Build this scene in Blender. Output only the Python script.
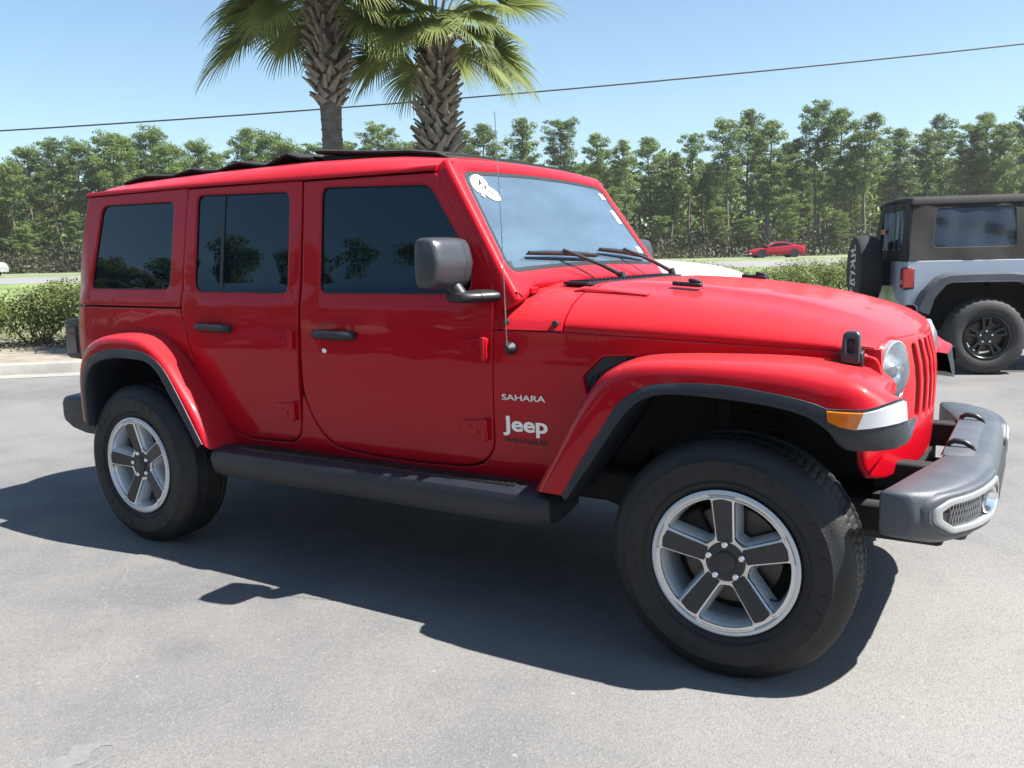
import bpy, bmesh, math, random, bisect
from mathutils import Vector, Matrix, noise
from mathutils.geometry import delaunay_2d_cdt
R = math.radians
PI = math.pi
random.seed(11)
for _o in list(bpy.data.objects):
    bpy.data.objects.remove(_o)
scene = bpy.context.scene
COL = scene.collection

# ------------------------------------------------------------------ camera, sky, sun, exposure
CP = Vector((0.8403, -3.5668, 1.4071))
YAW, PITCH, ROLL, FPX = -0.5507, -0.1476, -0.0229, 867.6
F_ = Vector((math.sin(YAW)*math.cos(PITCH), math.cos(YAW)*math.cos(PITCH), math.sin(PITCH)))
R0 = Vector((math.cos(YAW), -math.sin(YAW), 0))
U0 = R0.cross(F_)
RR = R0*math.cos(ROLL)+U0*math.sin(ROLL)
UU = -R0*math.sin(ROLL)+U0*math.cos(ROLL)
cam_d = bpy.data.cameras.new('camera')
cam = bpy.data.objects.new('camera', cam_d)
COL.objects.link(cam)
cam_d.sensor_width = 36
cam_d.lens = FPX/1024*36
cam_d.clip_start = 0.05
cam_d.clip_end = 3000
mw = Matrix((RR, UU, -F_)).transposed().to_4x4()
mw.translation = CP
cam.matrix_world = mw
scene.camera = cam

SUN = Vector((0.69, 0.19, 1.0)).normalized()
SUN_EL = math.asin(SUN.z)
SUN_AZ = math.atan2(SUN.x, SUN.y)
world = bpy.data.worlds.new('World')
scene.world = world
world.use_nodes = True
wn = world.node_tree
wn.nodes.clear()
wo = wn.nodes.new('ShaderNodeOutputWorld')
wb = wn.nodes.new('ShaderNodeBackground')
ws = wn.nodes.new('ShaderNodeTexSky')
ws.sky_type = 'NISHITA'
ws.sun_disc = False
ws.sun_elevation = SUN_EL
ws.sun_rotation = SUN_AZ
ws.altitude = 0
ws.air_density = 1.15
ws.dust_density = 0.6
ws.ozone_density = 1.6
wb.inputs['Strength'].default_value = 0.055
wm = wn.nodes.new('ShaderNodeVectorMath')
wm.operation = 'MULTIPLY'
wm.inputs[1].default_value = (0.90, 1.02, 1.06)      # cool daylight white balance
wn.links.new(ws.outputs[0], wm.inputs[0])
wn.links.new(wm.outputs[0], wb.inputs[0])
wn.links.new(wb.outputs[0], wo.inputs[0])
sl = bpy.data.lights.new('sun', 'SUN')
sl.energy = 5.0
sl.angle = R(0.5)
sl.color = (1.0, 0.955, 0.89)
so = bpy.data.objects.new('sun', sl)
COL.objects.link(so)
so.rotation_euler = SUN.to_track_quat('Z', 'Y').to_euler()
so.location = (20, 6, 30)
vs = scene.view_settings
vs.view_transform = 'Standard'
vs.look = 'None'
vs.gamma = 1
vs.exposure = 1.62
vs.use_curve_mapping = False
scene.cycles.max_bounces = 8
scene.cycles.transparent_max_bounces = 12

# ------------------------------------------------------------------ materials
def lk(nt, a, b): nt.links.new(a, b)

def mat(name, col, rough=0.5, metal=0.0, spec=0.5, coat=0.0, coat_rough=0.03, var=0.0, vscale=8.0,
        bump=0.0, bscale=40.0, rvar=0.0, emis=None, estr=0.0, dust=None, dustamt=0.0):
    m = bpy.data.materials.new(name)
    m.use_nodes = True
    nt = m.node_tree
    b = nt.nodes['Principled BSDF']
    b.inputs['Base Color'].default_value = (*col, 1)
    b.inputs['Roughness'].default_value = rough
    b.inputs['Metallic'].default_value = metal
    b.inputs['Specular IOR Level'].default_value = spec
    b.inputs['Coat Weight'].default_value = coat
    b.inputs['Coat Roughness'].default_value = coat_rough
    tc = nt.nodes.new('ShaderNodeTexCoord')
    if var or rvar:
        n = nt.nodes.new('ShaderNodeTexNoise')
        n.inputs['Scale'].default_value = vscale
        n.inputs['Detail'].default_value = 6
        n.inputs['Roughness'].default_value = 0.65
        lk(nt, tc.outputs['Object'], n.inputs['Vector'])
        if var:
            r = nt.nodes.new('ShaderNodeMapRange')
            r.inputs['From Min'].default_value = 0.3
            r.inputs['From Max'].default_value = 0.7
            r.inputs['To Min'].default_value = 1-var
            r.inputs['To Max'].default_value = 1+var
            lk(nt, n.outputs['Fac'], r.inputs['Value'])
            mx = nt.nodes.new('ShaderNodeVectorMath')
            mx.operation = 'SCALE'
            mx.inputs[0].default_value = col
            lk(nt, r.outputs[0], mx.inputs['Scale'])
            lk(nt, mx.outputs[0], b.inputs['Base Color'])
        if rvar:
            r2 = nt.nodes.new('ShaderNodeMapRange')
            r2.inputs['From Min'].default_value = 0.3
            r2.inputs['From Max'].default_value = 0.7
            r2.inputs['To Min'].default_value = max(0, rough-rvar)
            r2.inputs['To Max'].default_value = rough+rvar
            lk(nt, n.outputs['Fac'], r2.inputs['Value'])
            lk(nt, r2.outputs[0], b.inputs['Roughness'])
    if bump:
        n2 = nt.nodes.new('ShaderNodeTexNoise')
        n2.inputs['Scale'].default_value = bscale
        n2.inputs['Detail'].default_value = 4
        lk(nt, tc.outputs['Object'], n2.inputs['Vector'])
        bp = nt.nodes.new('ShaderNodeBump')
        bp.inputs['Strength'].default_value = bump
        bp.inputs['Distance'].default_value = 0.01
        lk(nt, n2.outputs['Fac'], bp.inputs['Height'])
        lk(nt, bp.outputs[0], b.inputs['Normal'])
    if emis:
        b.inputs['Emission Color'].default_value = (*emis, 1)
        b.inputs['Emission Strength'].default_value = estr
    return m

def paint(name, col, grime=0.25):
    m = mat(name, col, rough=0.4, spec=0.08, coat=0.46, coat_rough=0.015)
    nt = m.node_tree
    b = nt.nodes['Principled BSDF']
    tc = nt.nodes['Texture Coordinate']
    n = nt.nodes.new('ShaderNodeTexNoise')
    n.inputs['Scale'].default_value = 2.2
    n.inputs['Detail'].default_value = 9
    n.inputs['Roughness'].default_value = 0.72
    lk(nt, tc.outputs['Object'], n.inputs['Vector'])
    n2 = nt.nodes.new('ShaderNodeTexNoise')
    n2.inputs['Scale'].default_value = 160
    n2.inputs['Detail'].default_value = 2
    lk(nt, tc.outputs['Object'], n2.inputs['Vector'])
    # thin dust film lying on upward faces only (a real deposit, moves with the car)
    g = nt.nodes.new('ShaderNodeNewGeometry')
    sp = nt.nodes.new('ShaderNodeSeparateXYZ')
    lk(nt, g.outputs['Normal'], sp.inputs[0])
    mr = nt.nodes.new('ShaderNodeMapRange')
    mr.inputs['From Min'].default_value = 0.25
    mr.inputs['From Max'].default_value = 1.0
    mr.inputs['To Min'].default_value = 0.0
    mr.inputs['To Max'].default_value = grime
    lk(nt, sp.outputs['Z'], mr.inputs['Value'])
    mu = nt.nodes.new('ShaderNodeMath'); mu.operation = 'MULTIPLY'
    lk(nt, mr.outputs[0], mu.inputs[0])
    ad = nt.nodes.new('ShaderNodeMath'); ad.operation = 'ADD'
    lk(nt, n.outputs['Fac'], ad.inputs[0]); lk(nt, n2.outputs['Fac'], ad.inputs[1])
    lk(nt, ad.outputs[0], mu.inputs[1])
    mix = nt.nodes.new('ShaderNodeMix'); mix.data_type = 'RGBA'
    mix.inputs['A'].default_value = (*col, 1)
    mix.inputs['B'].default_value = (0.34, 0.24, 0.22, 1)
    lk(nt, mu.outputs[0], mix.inputs['Factor'])
    lk(nt, mix.outputs['Result'], b.inputs['Base Color'])
    m2 = nt.nodes.new('ShaderNodeMapRange')
    m2.inputs['From Min'].default_value = 0.0
    m2.inputs['From Max'].default_value = 0.4
    m2.inputs['To Min'].default_value = 0.02
    m2.inputs['To Max'].default_value = 0.16
    lk(nt, mu.outputs[0], m2.inputs['Value'])
    lk(nt, m2.outputs[0], b.inputs['Coat Roughness'])
    # faint orange peel / panel waviness in the clear coat
    nb = nt.nodes.new('ShaderNodeTexNoise')
    nb.inputs['Scale'].default_value = 5.0
    nb.inputs['Detail'].default_value = 1
    lk(nt, tc.outputs['Object'], nb.inputs['Vector'])
    bp = nt.nodes.new('ShaderNodeBump')
    bp.inputs['Strength'].default_value = 0.12
    bp.inputs['Distance'].default_value = 0.02
    lk(nt, nb.outputs['Fac'], bp.inputs['Height'])
    lk(nt, bp.outputs[0], b.inputs['Coat Normal'])
    return m

M = {}
M['red'] = paint('red_paint', (0.40, 0.0012, 0.009), 0.11)
M['silver_paint'] = paint('silver_paint', (0.40, 0.45, 0.52), 0.05)
M['white_paint'] = paint('white_paint', (0.50, 0.50, 0.49), 0.03)
M['maroon'] = paint('maroon_paint', (0.28, 0.006, 0.02), 0.04)
M['trim'] = mat('black_trim', (0.011, 0.014, 0.020), 0.42, bump=0.25, bscale=500, rvar=0.08, vscale=9)
M['greyplastic'] = mat('grey_plastic', (0.060, 0.068, 0.080), 0.46, bump=0.2, bscale=500, var=0.12, vscale=7, rvar=0.08)
M['mirrorplastic'] = mat('mirror_plastic', (0.035, 0.04, 0.047), 0.33, bump=0.15, bscale=500, rvar=0.06)
M['rubber'] = mat('tyre_rubber', (0.0065, 0.007, 0.008), 0.6, var=0.35, vscale=18, bump=0.2, bscale=120)
M['rubber_dusty'] = mat('dusty_rubber', (0.036, 0.035, 0.034), 0.75, var=0.3, vscale=14, bump=0.3, bscale=90)
M['alloy'] = mat('machined_alloy', (0.62, 0.63, 0.65), 0.2, metal=1.0, rvar=0.06, vscale=30)
M['alloypaint'] = mat('silver_wheel_paint', (0.55, 0.57, 0.60), 0.25, metal=0.3, coat=0.8)
M['spokegrey'] = mat('spoke_grey', (0.038, 0.038, 0.041), 0.42, metal=0.35, var=0.1, vscale=20)
M['blackmetal'] = mat('black_metal', (0.01, 0.01, 0.011), 0.3, metal=0.4, coat=0.6)
M['steel'] = mat('steel', (0.35, 0.35, 0.36), 0.35, metal=1.0, rvar=0.1, vscale=30)
M['rotor'] = mat('brake_steel', (0.10, 0.09, 0.085), 0.45, metal=0.8, var=0.3, vscale=15)
M['chrome'] = mat('chrome', (0.75, 0.76, 0.78), 0.08, metal=1.0)
M['under'] = mat('underbody', (0.008, 0.008, 0.009), 0.8, var=0.3)
M['gap'] = mat('dark_gap', (0.012, 0.002, 0.003), 0.7)
M['darkglass'] = mat('privacy_glass', (0.0004, 0.0035, 0.011), 0.008, spec=0.46)
M['darkglass'].node_tree.nodes['Principled BSDF'].inputs['Specular Tint'].default_value = (.62, .86, 1, 1)
M['seal'] = mat('rubber_seal', (0.014, 0.015, 0.017), 0.42)
M['cloth'] = mat('canvas_top', (0.009, 0.009, 0.009), 0.8, bump=0.4, bscale=300, var=0.2, vscale=12)
M['clothbrown'] = mat('faded_canvas', (0.017, 0.0155, 0.015), 0.8, bump=0.4, bscale=300, var=0.25, vscale=10)
M['seat'] = mat('seat_leather', (0.24, 0.24, 0.25), 0.5, bump=0.1, bscale=60)
M['dash'] = mat('dashboard', (0.02, 0.02, 0.022), 0.55)
M['badge'] = mat('badge_silver', (0.72, 0.72, 0.74), 0.22, metal=0.7)
M['blackbadge'] = mat('badge_black', (0.02, 0.012, 0.014), 0.3)
M['amber'] = mat('amber_lens', (0.72, 0.16, 0.004), 0.12, coat=1.0, var=0.15, vscale=60)
M['clearlens'] = mat('clear_lens', (0.62, 0.66, 0.70), 0.08, metal=0.55, coat=1.0)
M['lampbowl'] = mat('lamp_reflector_silver', (0.86, 0.90, 0.94), 0.16, metal=0.7, coat=1.0)
M['redlens'] = mat('red_lens', (0.42, 0.01, 0.012), 0.1, coat=1.0)
M['smokelens'] = mat('smoked_lens', (0.02, 0.008, 0.010), 0.1, coat=1.0)
M['silverbezel'] = mat('bezel_silver', (0.36, 0.37, 0.38), 0.3, metal=0.5)
M['sticker'] = mat('white_sticker', (0.8, 0.8, 0.8), 0.5)
M['white_letter'] = mat('white_lettering', (0.6, 0.6, 0.62), 0.6)
M['wireblack'] = mat('wire_insulation', (0.018, 0.018, 0.02), 0.7)
M['vinyl'] = mat('vinyl_window', (0.028, 0.036, 0.050), 0.10, spec=0.6, bump=0.5, bscale=5)

def glass_mat(name, tint, ior, film=0.0, sheen_col=(0.36, 0.54, 0.70)):
    m = bpy.data.materials.new(name)
    m.use_nodes = True
    nt = m.node_tree
    nt.nodes.clear()
    o = nt.nodes.new('ShaderNodeOutputMaterial')
    tr = nt.nodes.new('ShaderNodeBsdfTransparent')
    tr.inputs[0].default_value = (*tint, 1)
    gl = nt.nodes.new('ShaderNodeBsdfGlossy')
    gl.inputs['Roughness'].default_value = 0.01
    gl.inputs[0].default_value = (0.82, 0.92, 1, 1)
    fr = nt.nodes.new('ShaderNodeFresnel')
    fr.inputs['IOR'].default_value = ior
    mx = nt.nodes.new('ShaderNodeMixShader')
    lk(nt, fr.outputs[0], mx.inputs[0]); lk(nt, tr.outputs[0], mx.inputs[1]); lk(nt, gl.outputs[0], mx.inputs[2])
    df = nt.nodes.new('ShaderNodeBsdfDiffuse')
    df.inputs[0].default_value = (*sheen_col, 1)
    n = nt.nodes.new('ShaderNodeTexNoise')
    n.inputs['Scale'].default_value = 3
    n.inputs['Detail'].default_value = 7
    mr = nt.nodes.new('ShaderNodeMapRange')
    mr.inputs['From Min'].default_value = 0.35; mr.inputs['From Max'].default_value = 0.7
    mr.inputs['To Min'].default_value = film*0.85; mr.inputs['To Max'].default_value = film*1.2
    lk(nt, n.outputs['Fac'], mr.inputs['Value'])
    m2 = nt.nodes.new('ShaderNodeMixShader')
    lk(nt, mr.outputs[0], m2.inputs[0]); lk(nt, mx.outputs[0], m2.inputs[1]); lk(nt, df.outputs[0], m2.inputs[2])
    lk(nt, m2.outputs[0], o.inputs[0])
    return m
M['windshield'] = glass_mat('windshield_glass', (0.74, 0.86, 0.90), 2.9, 0.15)  # film: light dust, plus sky reflection put in as blue diffuse colour
M['headglass'] = glass_mat('headlamp_glass', (0.95, 0.97, 0.99), 1.5, 0.08, (0.75, 0.78, 0.82))

# ------------------------------------------------------------------ object helpers
OFF = Vector((0, 0, 0))          # builder coordinates minus OFF = coordinates local to the current thing

def mesh_obj(name, V, F, m, parent=None, smooth=True, angle=40, bevel=0.0, flip=False, mats=None, fm=None, at=None, seg=2):
    """one mesh object; flip mirrors it across the y=0 plane; at = its own origin (builder coordinates)"""
    base = OFF if at is None else Vector(at)
    if flip:
        V = [(v[0], -v[1], v[2]) for v in V]
        F = [tuple(reversed(f)) for f in F]
    me = bpy.data.meshes.new(name)
    me.from_pydata([(v[0]-base[0], v[1]-base[1], v[2]-base[2]) for v in V], [], F)
    for mm in (mats or [m]): me.materials.append(mm)
    if fm:
        for p, i in zip(me.polygons, fm): p.material_index = i
    if smooth:
        for p in me.polygons: p.use_smooth = True
        me.set_sharp_from_angle(angle=R(angle))
    me.update()
    o = bpy.data.objects.new(name, me)
    COL.objects.link(o)
    if parent is not None: o.parent = parent
    if at is not None: o.location = base-OFF
    if bevel:
        b = o.modifiers.new('bevel', 'BEVEL')
        b.width = bevel; b.segments = seg; b.limit_method = 'ANGLE'; b.angle_limit = R(35)
        b.harden_normals = False
    return o

class MB:
    def __init__(s): s.V = []; s.F = []; s.M = []; s.cur = 0
    def add(s, V, F):
        n = len(s.V)
        s.V += [tuple(v) for v in V]
        s.F += [tuple(i+n for i in f) for f in F]
        s.M += [s.cur]*len(F)
        return s
    def box(s, c, d, rot=None):
        x, y, z = d[0]/2, d[1]/2, d[2]/2
        P = [Vector(p) for p in ((-x,-y,-z),(x,-y,-z),(x,y,-z),(-x,y,-z),(-x,-y,z),(x,-y,z),(x,y,z),(-x,y,z))]
        if rot is not None: P = [rot @ p for p in P]
        c = Vector(c)
        return s.add([c+p for p in P], [(0,3,2,1),(4,5,6,7),(0,1,5,4),(1,2,6,5),(2,3,7,6),(3,0,4,7)])
    def tube(s, pts, rad, n=8, cap=True):
        pts = [Vector(p) for p in pts]
        k = len(pts)
        rad = rad if isinstance(rad, (list, tuple)) else [rad]*k
        V = []; F = []
        up = None
        for i, p in enumerate(pts):
            t = (pts[min(i+1, k-1)]-pts[max(i-1, 0)]).normalized()
            if up is None:
                up = Vector((0,0,1)) if abs(t.z) < .9 else Vector((1,0,0))
            a = t.cross(up).normalized(); b = a.cross(t).normalized(); up = b
            for j in range(n):
                q = 2*PI*j/n
                V.append(p+(a*math.cos(q)+b*math.sin(q))*rad[i])
        for i in range(k-1):
            for j in range(n):
                F.append((i*n+j, (i+1)*n+j, (i+1)*n+(j+1) % n, i*n+(j+1) % n))
        if cap:
            F.append(tuple(range(n))); F.append(tuple(reversed(range((k-1)*n, k*n))))
        return s.add(V, F)
    def loft(s, secs, closed=True, cap=True):
        n = len(secs[0]); V = [p for q in secs for p in q]; F = []
        m = n if closed else n-1
        for i in range(len(secs)-1):
            for j in range(m):
                F.append((i*n+j, i*n+(j+1) % n, (i+1)*n+(j+1) % n, (i+1)*n+j))
        if cap and closed:
            F.append(tuple(reversed(range(n)))); F.append(tuple(range((len(secs)-1)*n, len(secs)*n)))
        return s.add(V, F)
    def lathe(s, prof, c, axis='Y', n=48, cap=False):
        """prof: (radius, height along axis)"""
        c = Vector(c); V = []; F = []; k = len(prof)
        for i in range(n):
            a = 2*PI*i/n; ca, sa = math.cos(a), math.sin(a)
            for r, h in prof:
                if axis == 'Y': V.append(c+Vector((r*ca, h, r*sa)))
                elif axis == 'X': V.append(c+Vector((h, r*ca, r*sa)))
                else: V.append(c+Vector((r*ca, r*sa, h)))
        for i in range(n):
            for j in range(k-1):
                a, b = i*k+j, ((i+1) % n)*k+j
                F.append((a, a+1, b+1, b) if axis != 'Y' else (a, b, b+1, a+1))
        return s.add(V, F)
    def prism(s, poly, f0, f1):
        """poly: 2D points; f0/f1 map a 2D point to the two end faces"""
        n = len(poly)
        V = [f0(*p) for p in poly]+[f1(*p) for p in poly]
        F = [tuple(range(n)), tuple(reversed(range(n, 2*n)))]+[(i, i+n, (i+1) % n+n, (i+1) % n) for i in range(n)]
        return s.add(V, F)
    def xf(s, mtx, start=0):
        for i in range(start, len(s.V)): s.V[i] = tuple(mtx @ Vector(s.V[i]))
        return s
    def mirror(s):
        n = len(s.V); V = [(v[0], -v[1], v[2]) for v in s.V]; F = [tuple(reversed(f)) for f in s.F]; Ms = list(s.M)
        s.V += V; s.F += [tuple(i+n for i in f) for f in F]; s.M += Ms
        return s
    def build(s, name, m, parent=None, **k):
        if isinstance(m, (list, tuple)):
            return mesh_obj(name, s.V, s.F, None, parent, mats=list(m), fm=s.M, **k)
        return mesh_obj(name, s.V, s.F, m, parent, **k)

def rc(pts, r=0.02, n=4, seg=0.06):
    """round the corners of a closed 2D polygon and resample its long edges; r scalar or list"""
    out = []; k = len(pts)
    rs = r if isinstance(r, (list, tuple)) else [r]*k
    for i in range(k):
        p = Vector(pts[i]); a = Vector(pts[i-1]); b = Vector(pts[(i+1) % k])
        da, db = (a-p), (b-p)
        q = min(rs[i], da.length*.45, db.length*.45)
        if q < 1e-5: out.append(p); continue
        p0 = p+da.normalized()*q; p1 = p+db.normalized()*q
        for j in range(n+1):
            t = j/n
            out.append(p0*(1-t)**2+p*2*t*(1-t)+p1*t*t)
    res = []
    for i in range(len(out)):
        a, b = out[i], out[(i+1) % len(out)]
        L = (b-a).length
        if L < 1e-5: continue
        m = max(1, int(L/seg))
        for j in range(m): res.append(tuple(a+(b-a)*(j/m)))
    return res

def area2(P): return sum(P[i-1][0]*P[i][1]-P[i][0]*P[i-1][1] for i in range(len(P)))/2
def offs(P, d):
    """move a CCW loop inwards by d"""
    k = len(P); o = []
    for i in range(k):
        a, p, b = Vector(P[i-1]), Vector(P[i]), Vector(P[(i+1) % k])
        e0 = (p-a).normalized(); e1 = (b-p).normalized()
        n0 = Vector((-e0.y, e0.x)); n1 = Vector((-e1.y, e1.x))
        n = n0+n1
        if n.length < 1e-6: n = n0
        n.normalize()
        c = max(.4, n.dot(n0))
        o.append(tuple(p+n*d/c))
    return o
def inside(P, x, y):
    c = False; j = len(P)-1
    for i in range(len(P)):
        if (P[i][1] > y) != (P[j][1] > y) and x < (P[j][0]-P[i][0])*(y-P[i][1])/(P[j][1]-P[i][1])+P[i][0]: c = not c
        j = i
    return c

def panel(mb, outline, holes, mp, depth=0.02, bev=0.004, grid=0.07):
    """sheet-metal panel: a filled 2D outline with holes, mapped to 3D by mp(a, b, inward depth), edges rolled inwards"""
    if area2(outline) < 0: outline = outline[::-1]
    loops = [outline]+[(h[::-1] if area2(h) > 0 else h) for h in holes]
    inner = []
    for L in loops:
        r3 = offs(L, bev); r4 = offs(L, bev*2.2)
        rings = [(L, depth), (L, bev), (offs(L, bev*.35), bev*.3), (r3, 0.0), (r4, 0.0)]
        V = []; F = []; n = len(L)
        for P, d in rings: V += [mp(p[0], p[1], d) for p in P]
        for k in range(len(rings)-1):
            for i in range(n):
                j = (i+1) % n
                F.append((k*n+i, k*n+j, (k+1)*n+j, (k+1)*n+i))
        mb.add(V, F)
        inner.append(r4)
    pts = []; edges = []
    for L in inner:
        s0 = len(pts); pts += [Vector(p) for p in L]
        edges += [(s0+i, s0+(i+1) % len(L)) for i in range(len(L))]
    xs = [p[0] for p in inner[0]]; ys = [p[1] for p in inner[0]]
    g = grid; gx = min(xs)+g*.5
    while gx < max(xs):
        gy = min(ys)+g*.5
        while gy < max(ys):
            if inside(inner[0], gx, gy) and not any(inside(h, gx, gy) for h in inner[1:]):
                if all((gx-p[0])**2+(gy-p[1])**2 > (g*.45)**2 for L in inner for p in L):
                    pts.append(Vector((gx, gy)))
            gy += g
        gx += g
    r = delaunay_2d_cdt(pts, edges, [], 1, 1e-6)
    F = []
    for f in r[2]:
        cx = sum(r[0][i][0] for i in f)/len(f); cy = sum(r[0][i][1] for i in f)/len(f)
        if any(inside(h, cx, cy) for h in inner[1:]): continue
        P = [r[0][i] for i in f]
        if area2([tuple(p) for p in P]) < 0: f = f[::-1]
        F.append(tuple(f))
    mb.add([mp(p[0], p[1], 0.0) for p in r[0]], F)
    # weld identical points
    return mb

def weld(o, d=0.0002):
    bm = bmesh.new(); bm.from_mesh(o.data)
    bmesh.ops.remove_doubles(bm, verts=bm.verts, dist=d)
    bm.to_mesh(o.data); bm.free()
    return o

def empty(name, loc, rz=0.0):
    o = bpy.data.objects.new(name, None)
    COL.objects.link(o)
    o.empty_display_size = 0.2
    o.location = loc; o.rotation_euler = (0, 0, rz)
    return o
def tag(o, label=None, cat=None, group=None, kind=None):
    if label: o['label'] = label
    if cat: o['category'] = cat
    if group: o['group'] = group
    if kind: o['kind'] = kind
    return o
def copy_tree(o, parent=None):
    c = o.copy(); COL.objects.link(c); c.parent = parent
    for ch in list(o.children): copy_tree(ch, c)
    return c
def at(px, depth, z=None):
    """a point on the view ray of a column at a depth; used to survey where things stand"""
    d = F_+RR*((px-512)/FPX)
    p = CP+d*depth
    return p if z is None else Vector((p.x, p.y, z))

def text_mesh(s, bold=0.0, shear=0.0):
    cu = bpy.data.curves.new('txt', 'FONT'); cu.body = s; cu.offset = bold; cu.shear = shear; cu.extrude = 0.0
    cu.resolution_u = 6
    o = bpy.data.objects.new('txt', cu); COL.objects.link(o)
    dg = bpy.context.evaluated_depsgraph_get(); dg.update()
    me = bpy.data.meshes.new_from_object(o.evaluated_get(dg))
    V = [tuple(v.co) for v in me.vertices]; F = [tuple(p.vertices) for p in me.polygons]
    bpy.data.objects.remove(o); bpy.data.curves.remove(cu); bpy.data.meshes.remove(me)
    return V, F
def lettering(mb, s, mp, box, h=0.003, bold=0.0, shear=0.0):
    """raised letters filling box=(x0,x1,z0,z1), mapped by mp(a,b,out)"""
    V, F = text_mesh(s, bold, shear)
    x0 = min(v[0] for v in V); x1 = max(v[0] for v in V); y0 = min(v[1] for v in V); y1 = max(v[1] for v in V)
    Q = [(box[0]+(v[0]-x0)/(x1-x0)*(box[1]-box[0]), box[2]+(v[1]-y0)/(y1-y0)*(box[3]-box[2])) for v in V]
    cnt = {}
    for f in F:
        for i in range(len(f)):
            e = (f[i], f[(i+1) % len(f)]); cnt[e] = 1
    n = len(Q)
    VV = [mp(a, b, h) for a, b in Q]+[mp(a, b, 0.0) for a, b in Q]
    FF = list(F)
    for (a, b) in cnt:
        if (b, a) not in cnt: FF.append((a, a+n, b+n, b))
    mb.add(VV, FF)

# ================================================================== THE RED CAR
LOW = [(.30,.70),(.40,.735),(.50,.762),(.62,.782),(.80,.796),(1.0,.800),(1.12,.796),(1.20,.788),(1.245,.781)]
UP = [(1.245,.781),(1.262,.772),(1.30,.767),(1.74,.705),(1.86,.685)]
def cr(P, z):
    i = max(0, min(len(P)-2, bisect.bisect_right([p[0] for p in P], z)-1))
    x0, y0 = P[i]; x1, y1 = P[i+1]
    m = lambda j: (P[min(j+1, len(P)-1)][1]-P[max(j-1, 0)][1])/(P[min(j+1, len(P)-1)][0]-P[max(j-1, 0)][0])
    h = x1-x0; t = (z-x0)/h
    return (2*t**3-3*t*t+1)*y0+(t**3-2*t*t+t)*h*m(i)+(-2*t**3+3*t*t)*y1+(t**3-t*t)*h*m(i+1)
def lin(P, z):
    i = max(0, min(len(P)-2, bisect.bisect_right([p[0] for p in P], z)-1))
    return P[i][1]+(P[i+1][1]-P[i][1])*(z-P[i][0])/(P[i+1][0]-P[i][0])
def ysurf(x, z):
    w = cr(LOW, z) if z < 1.245 else lin(UP, z)
    if x > -.95: w -= .14*((x+.95)/1.4)**1.3
    if x < -3.565:
        d = min(.084, -3.565-x)
        w -= .085-math.sqrt(.007225-d*d)
    return w
def side(x, z, d): return (x, -(ysurf(x, z)-d), z)

car = empty('off_road_car', (-1.5, 0, 0))
tag(car, 'red four-door off-road car with tinted side windows, parked closest in the lot', 'car')
OFF = Vector((-1.5, 0, 0))

def both(name, mb, m, parent, **k):
    a = mb.build(name, m, parent, **k); weld(a)
    b = mb.build(name, m, parent, flip=True, **k); weld(b)
    return a, b

# ---- lower body: quarters, sills, cowl sides (both sides in the one body shell)
body_out = [(-3.645,1.187),(-3.645,.56),(-3.42,.56),(-3.385,.70),(-3.37,.84),(-3.30,.955),(-3.17,1.01),(-2.98,1.03),(-2.79,1.0),
            (-2.67,.92),(-2.55,.77),(-2.45,.60),(-2.40,.482),(-.86,.482),(-.74,.53),(-.62,.70),(-.50,.86),(-.38,.985),(-.20,1.03),(.20,1.03),(.34,.97),
            (.41,.86),(.425,1.0),(.405,1.062),(.289,1.080),(.081,1.090),(-.646,1.124),(-.938,1.126),
            (-.950,.664),(-1.0,.596),(-1.094,.569),(-1.378,.559),(-1.617,.565),(-1.812,.587),(-1.907,.695),(-1.958,.822),(-1.980,.676),(-1.992,.622),
            (-2.049,.578),(-2.36,.573),(-2.469,.618),(-2.644,.824),(-2.709,1.034),(-2.737,1.126),(-2.753,1.184)]
body_out = rc(body_out, [.01,.01,.02,.05,.06,.08,.1,.1,.1,.08,.1,.05,.02,.06,.05,.1,.1,.08,.1,.1,.08,.02,.03,.02,.05,.1,.004,.004,.03,.04,.03,.1,.1,.06,.06,.03,.01,.03,.03,.08,.08,.1,.05,.03,.004], 3, .05)
vent = rc([(-.572,.965),(-.497,1.04),(-.37,1.046),(-.44,.97),(-.52,.90),(-.556,.893)], .012, 2)
b = MB()
panel(b, body_out, [vent], side, depth=.03, bev=.004)
# sill crease line: a shallow step along the bottom of the doors
b.mirror()
# tail: rear face of the tub
def rear(y, z, d): return (-3.652+d, y, z)
panel(b, rc([(-.70,.50),(.70,.50),(.71,1.19),(-.71,1.19)][::-1], .02), [], rear, depth=.02)
body = b.build('body', M['red'], car); weld(body)
# dark inner shell that closes the shut lines
b = MB()
def inner_side(x, z, d): return (x, -(ysurf(x, z)-.030-d), z)
panel(b, rc([(-3.58,1.19),(-3.58,.58),(-3.44,.60),(-3.40,.84),(-3.30,.975),(-3.17,1.03),(-2.98,1.05),(-2.79,1.02),(-2.65,.93),(-2.52,.77),(-2.42,.50),(-.84,.50),(-.72,.56),(-.60,.74),(-.48,.90),(-.38,1.0),(-.2,1.045),(.2,1.045),(.38,.98),(.39,1.05),(-.9,1.12),(-.95,1.24),(-2.0,1.24),(-3.3,1.22)], .02), [], inner_side, depth=.004, bev=.002, grid=.12)
b.mirror()
for xa in (-1.962,-2.742):
    pts_ = [(xa-.03,1.20),(xa+.03,1.20),(xa+.03,1.76),(xa-.03,1.76)]
    for s in (-1,1):
        b.prism(pts_ if s < 0 else pts_[::-1], lambda x, z: (x, s*(ysurf(x,z)-.024), z), lambda x, z: (x, s*(ysurf(x,z)-.034), z))
o = b.build('body_liner', M['gap'], car); weld(o)

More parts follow.
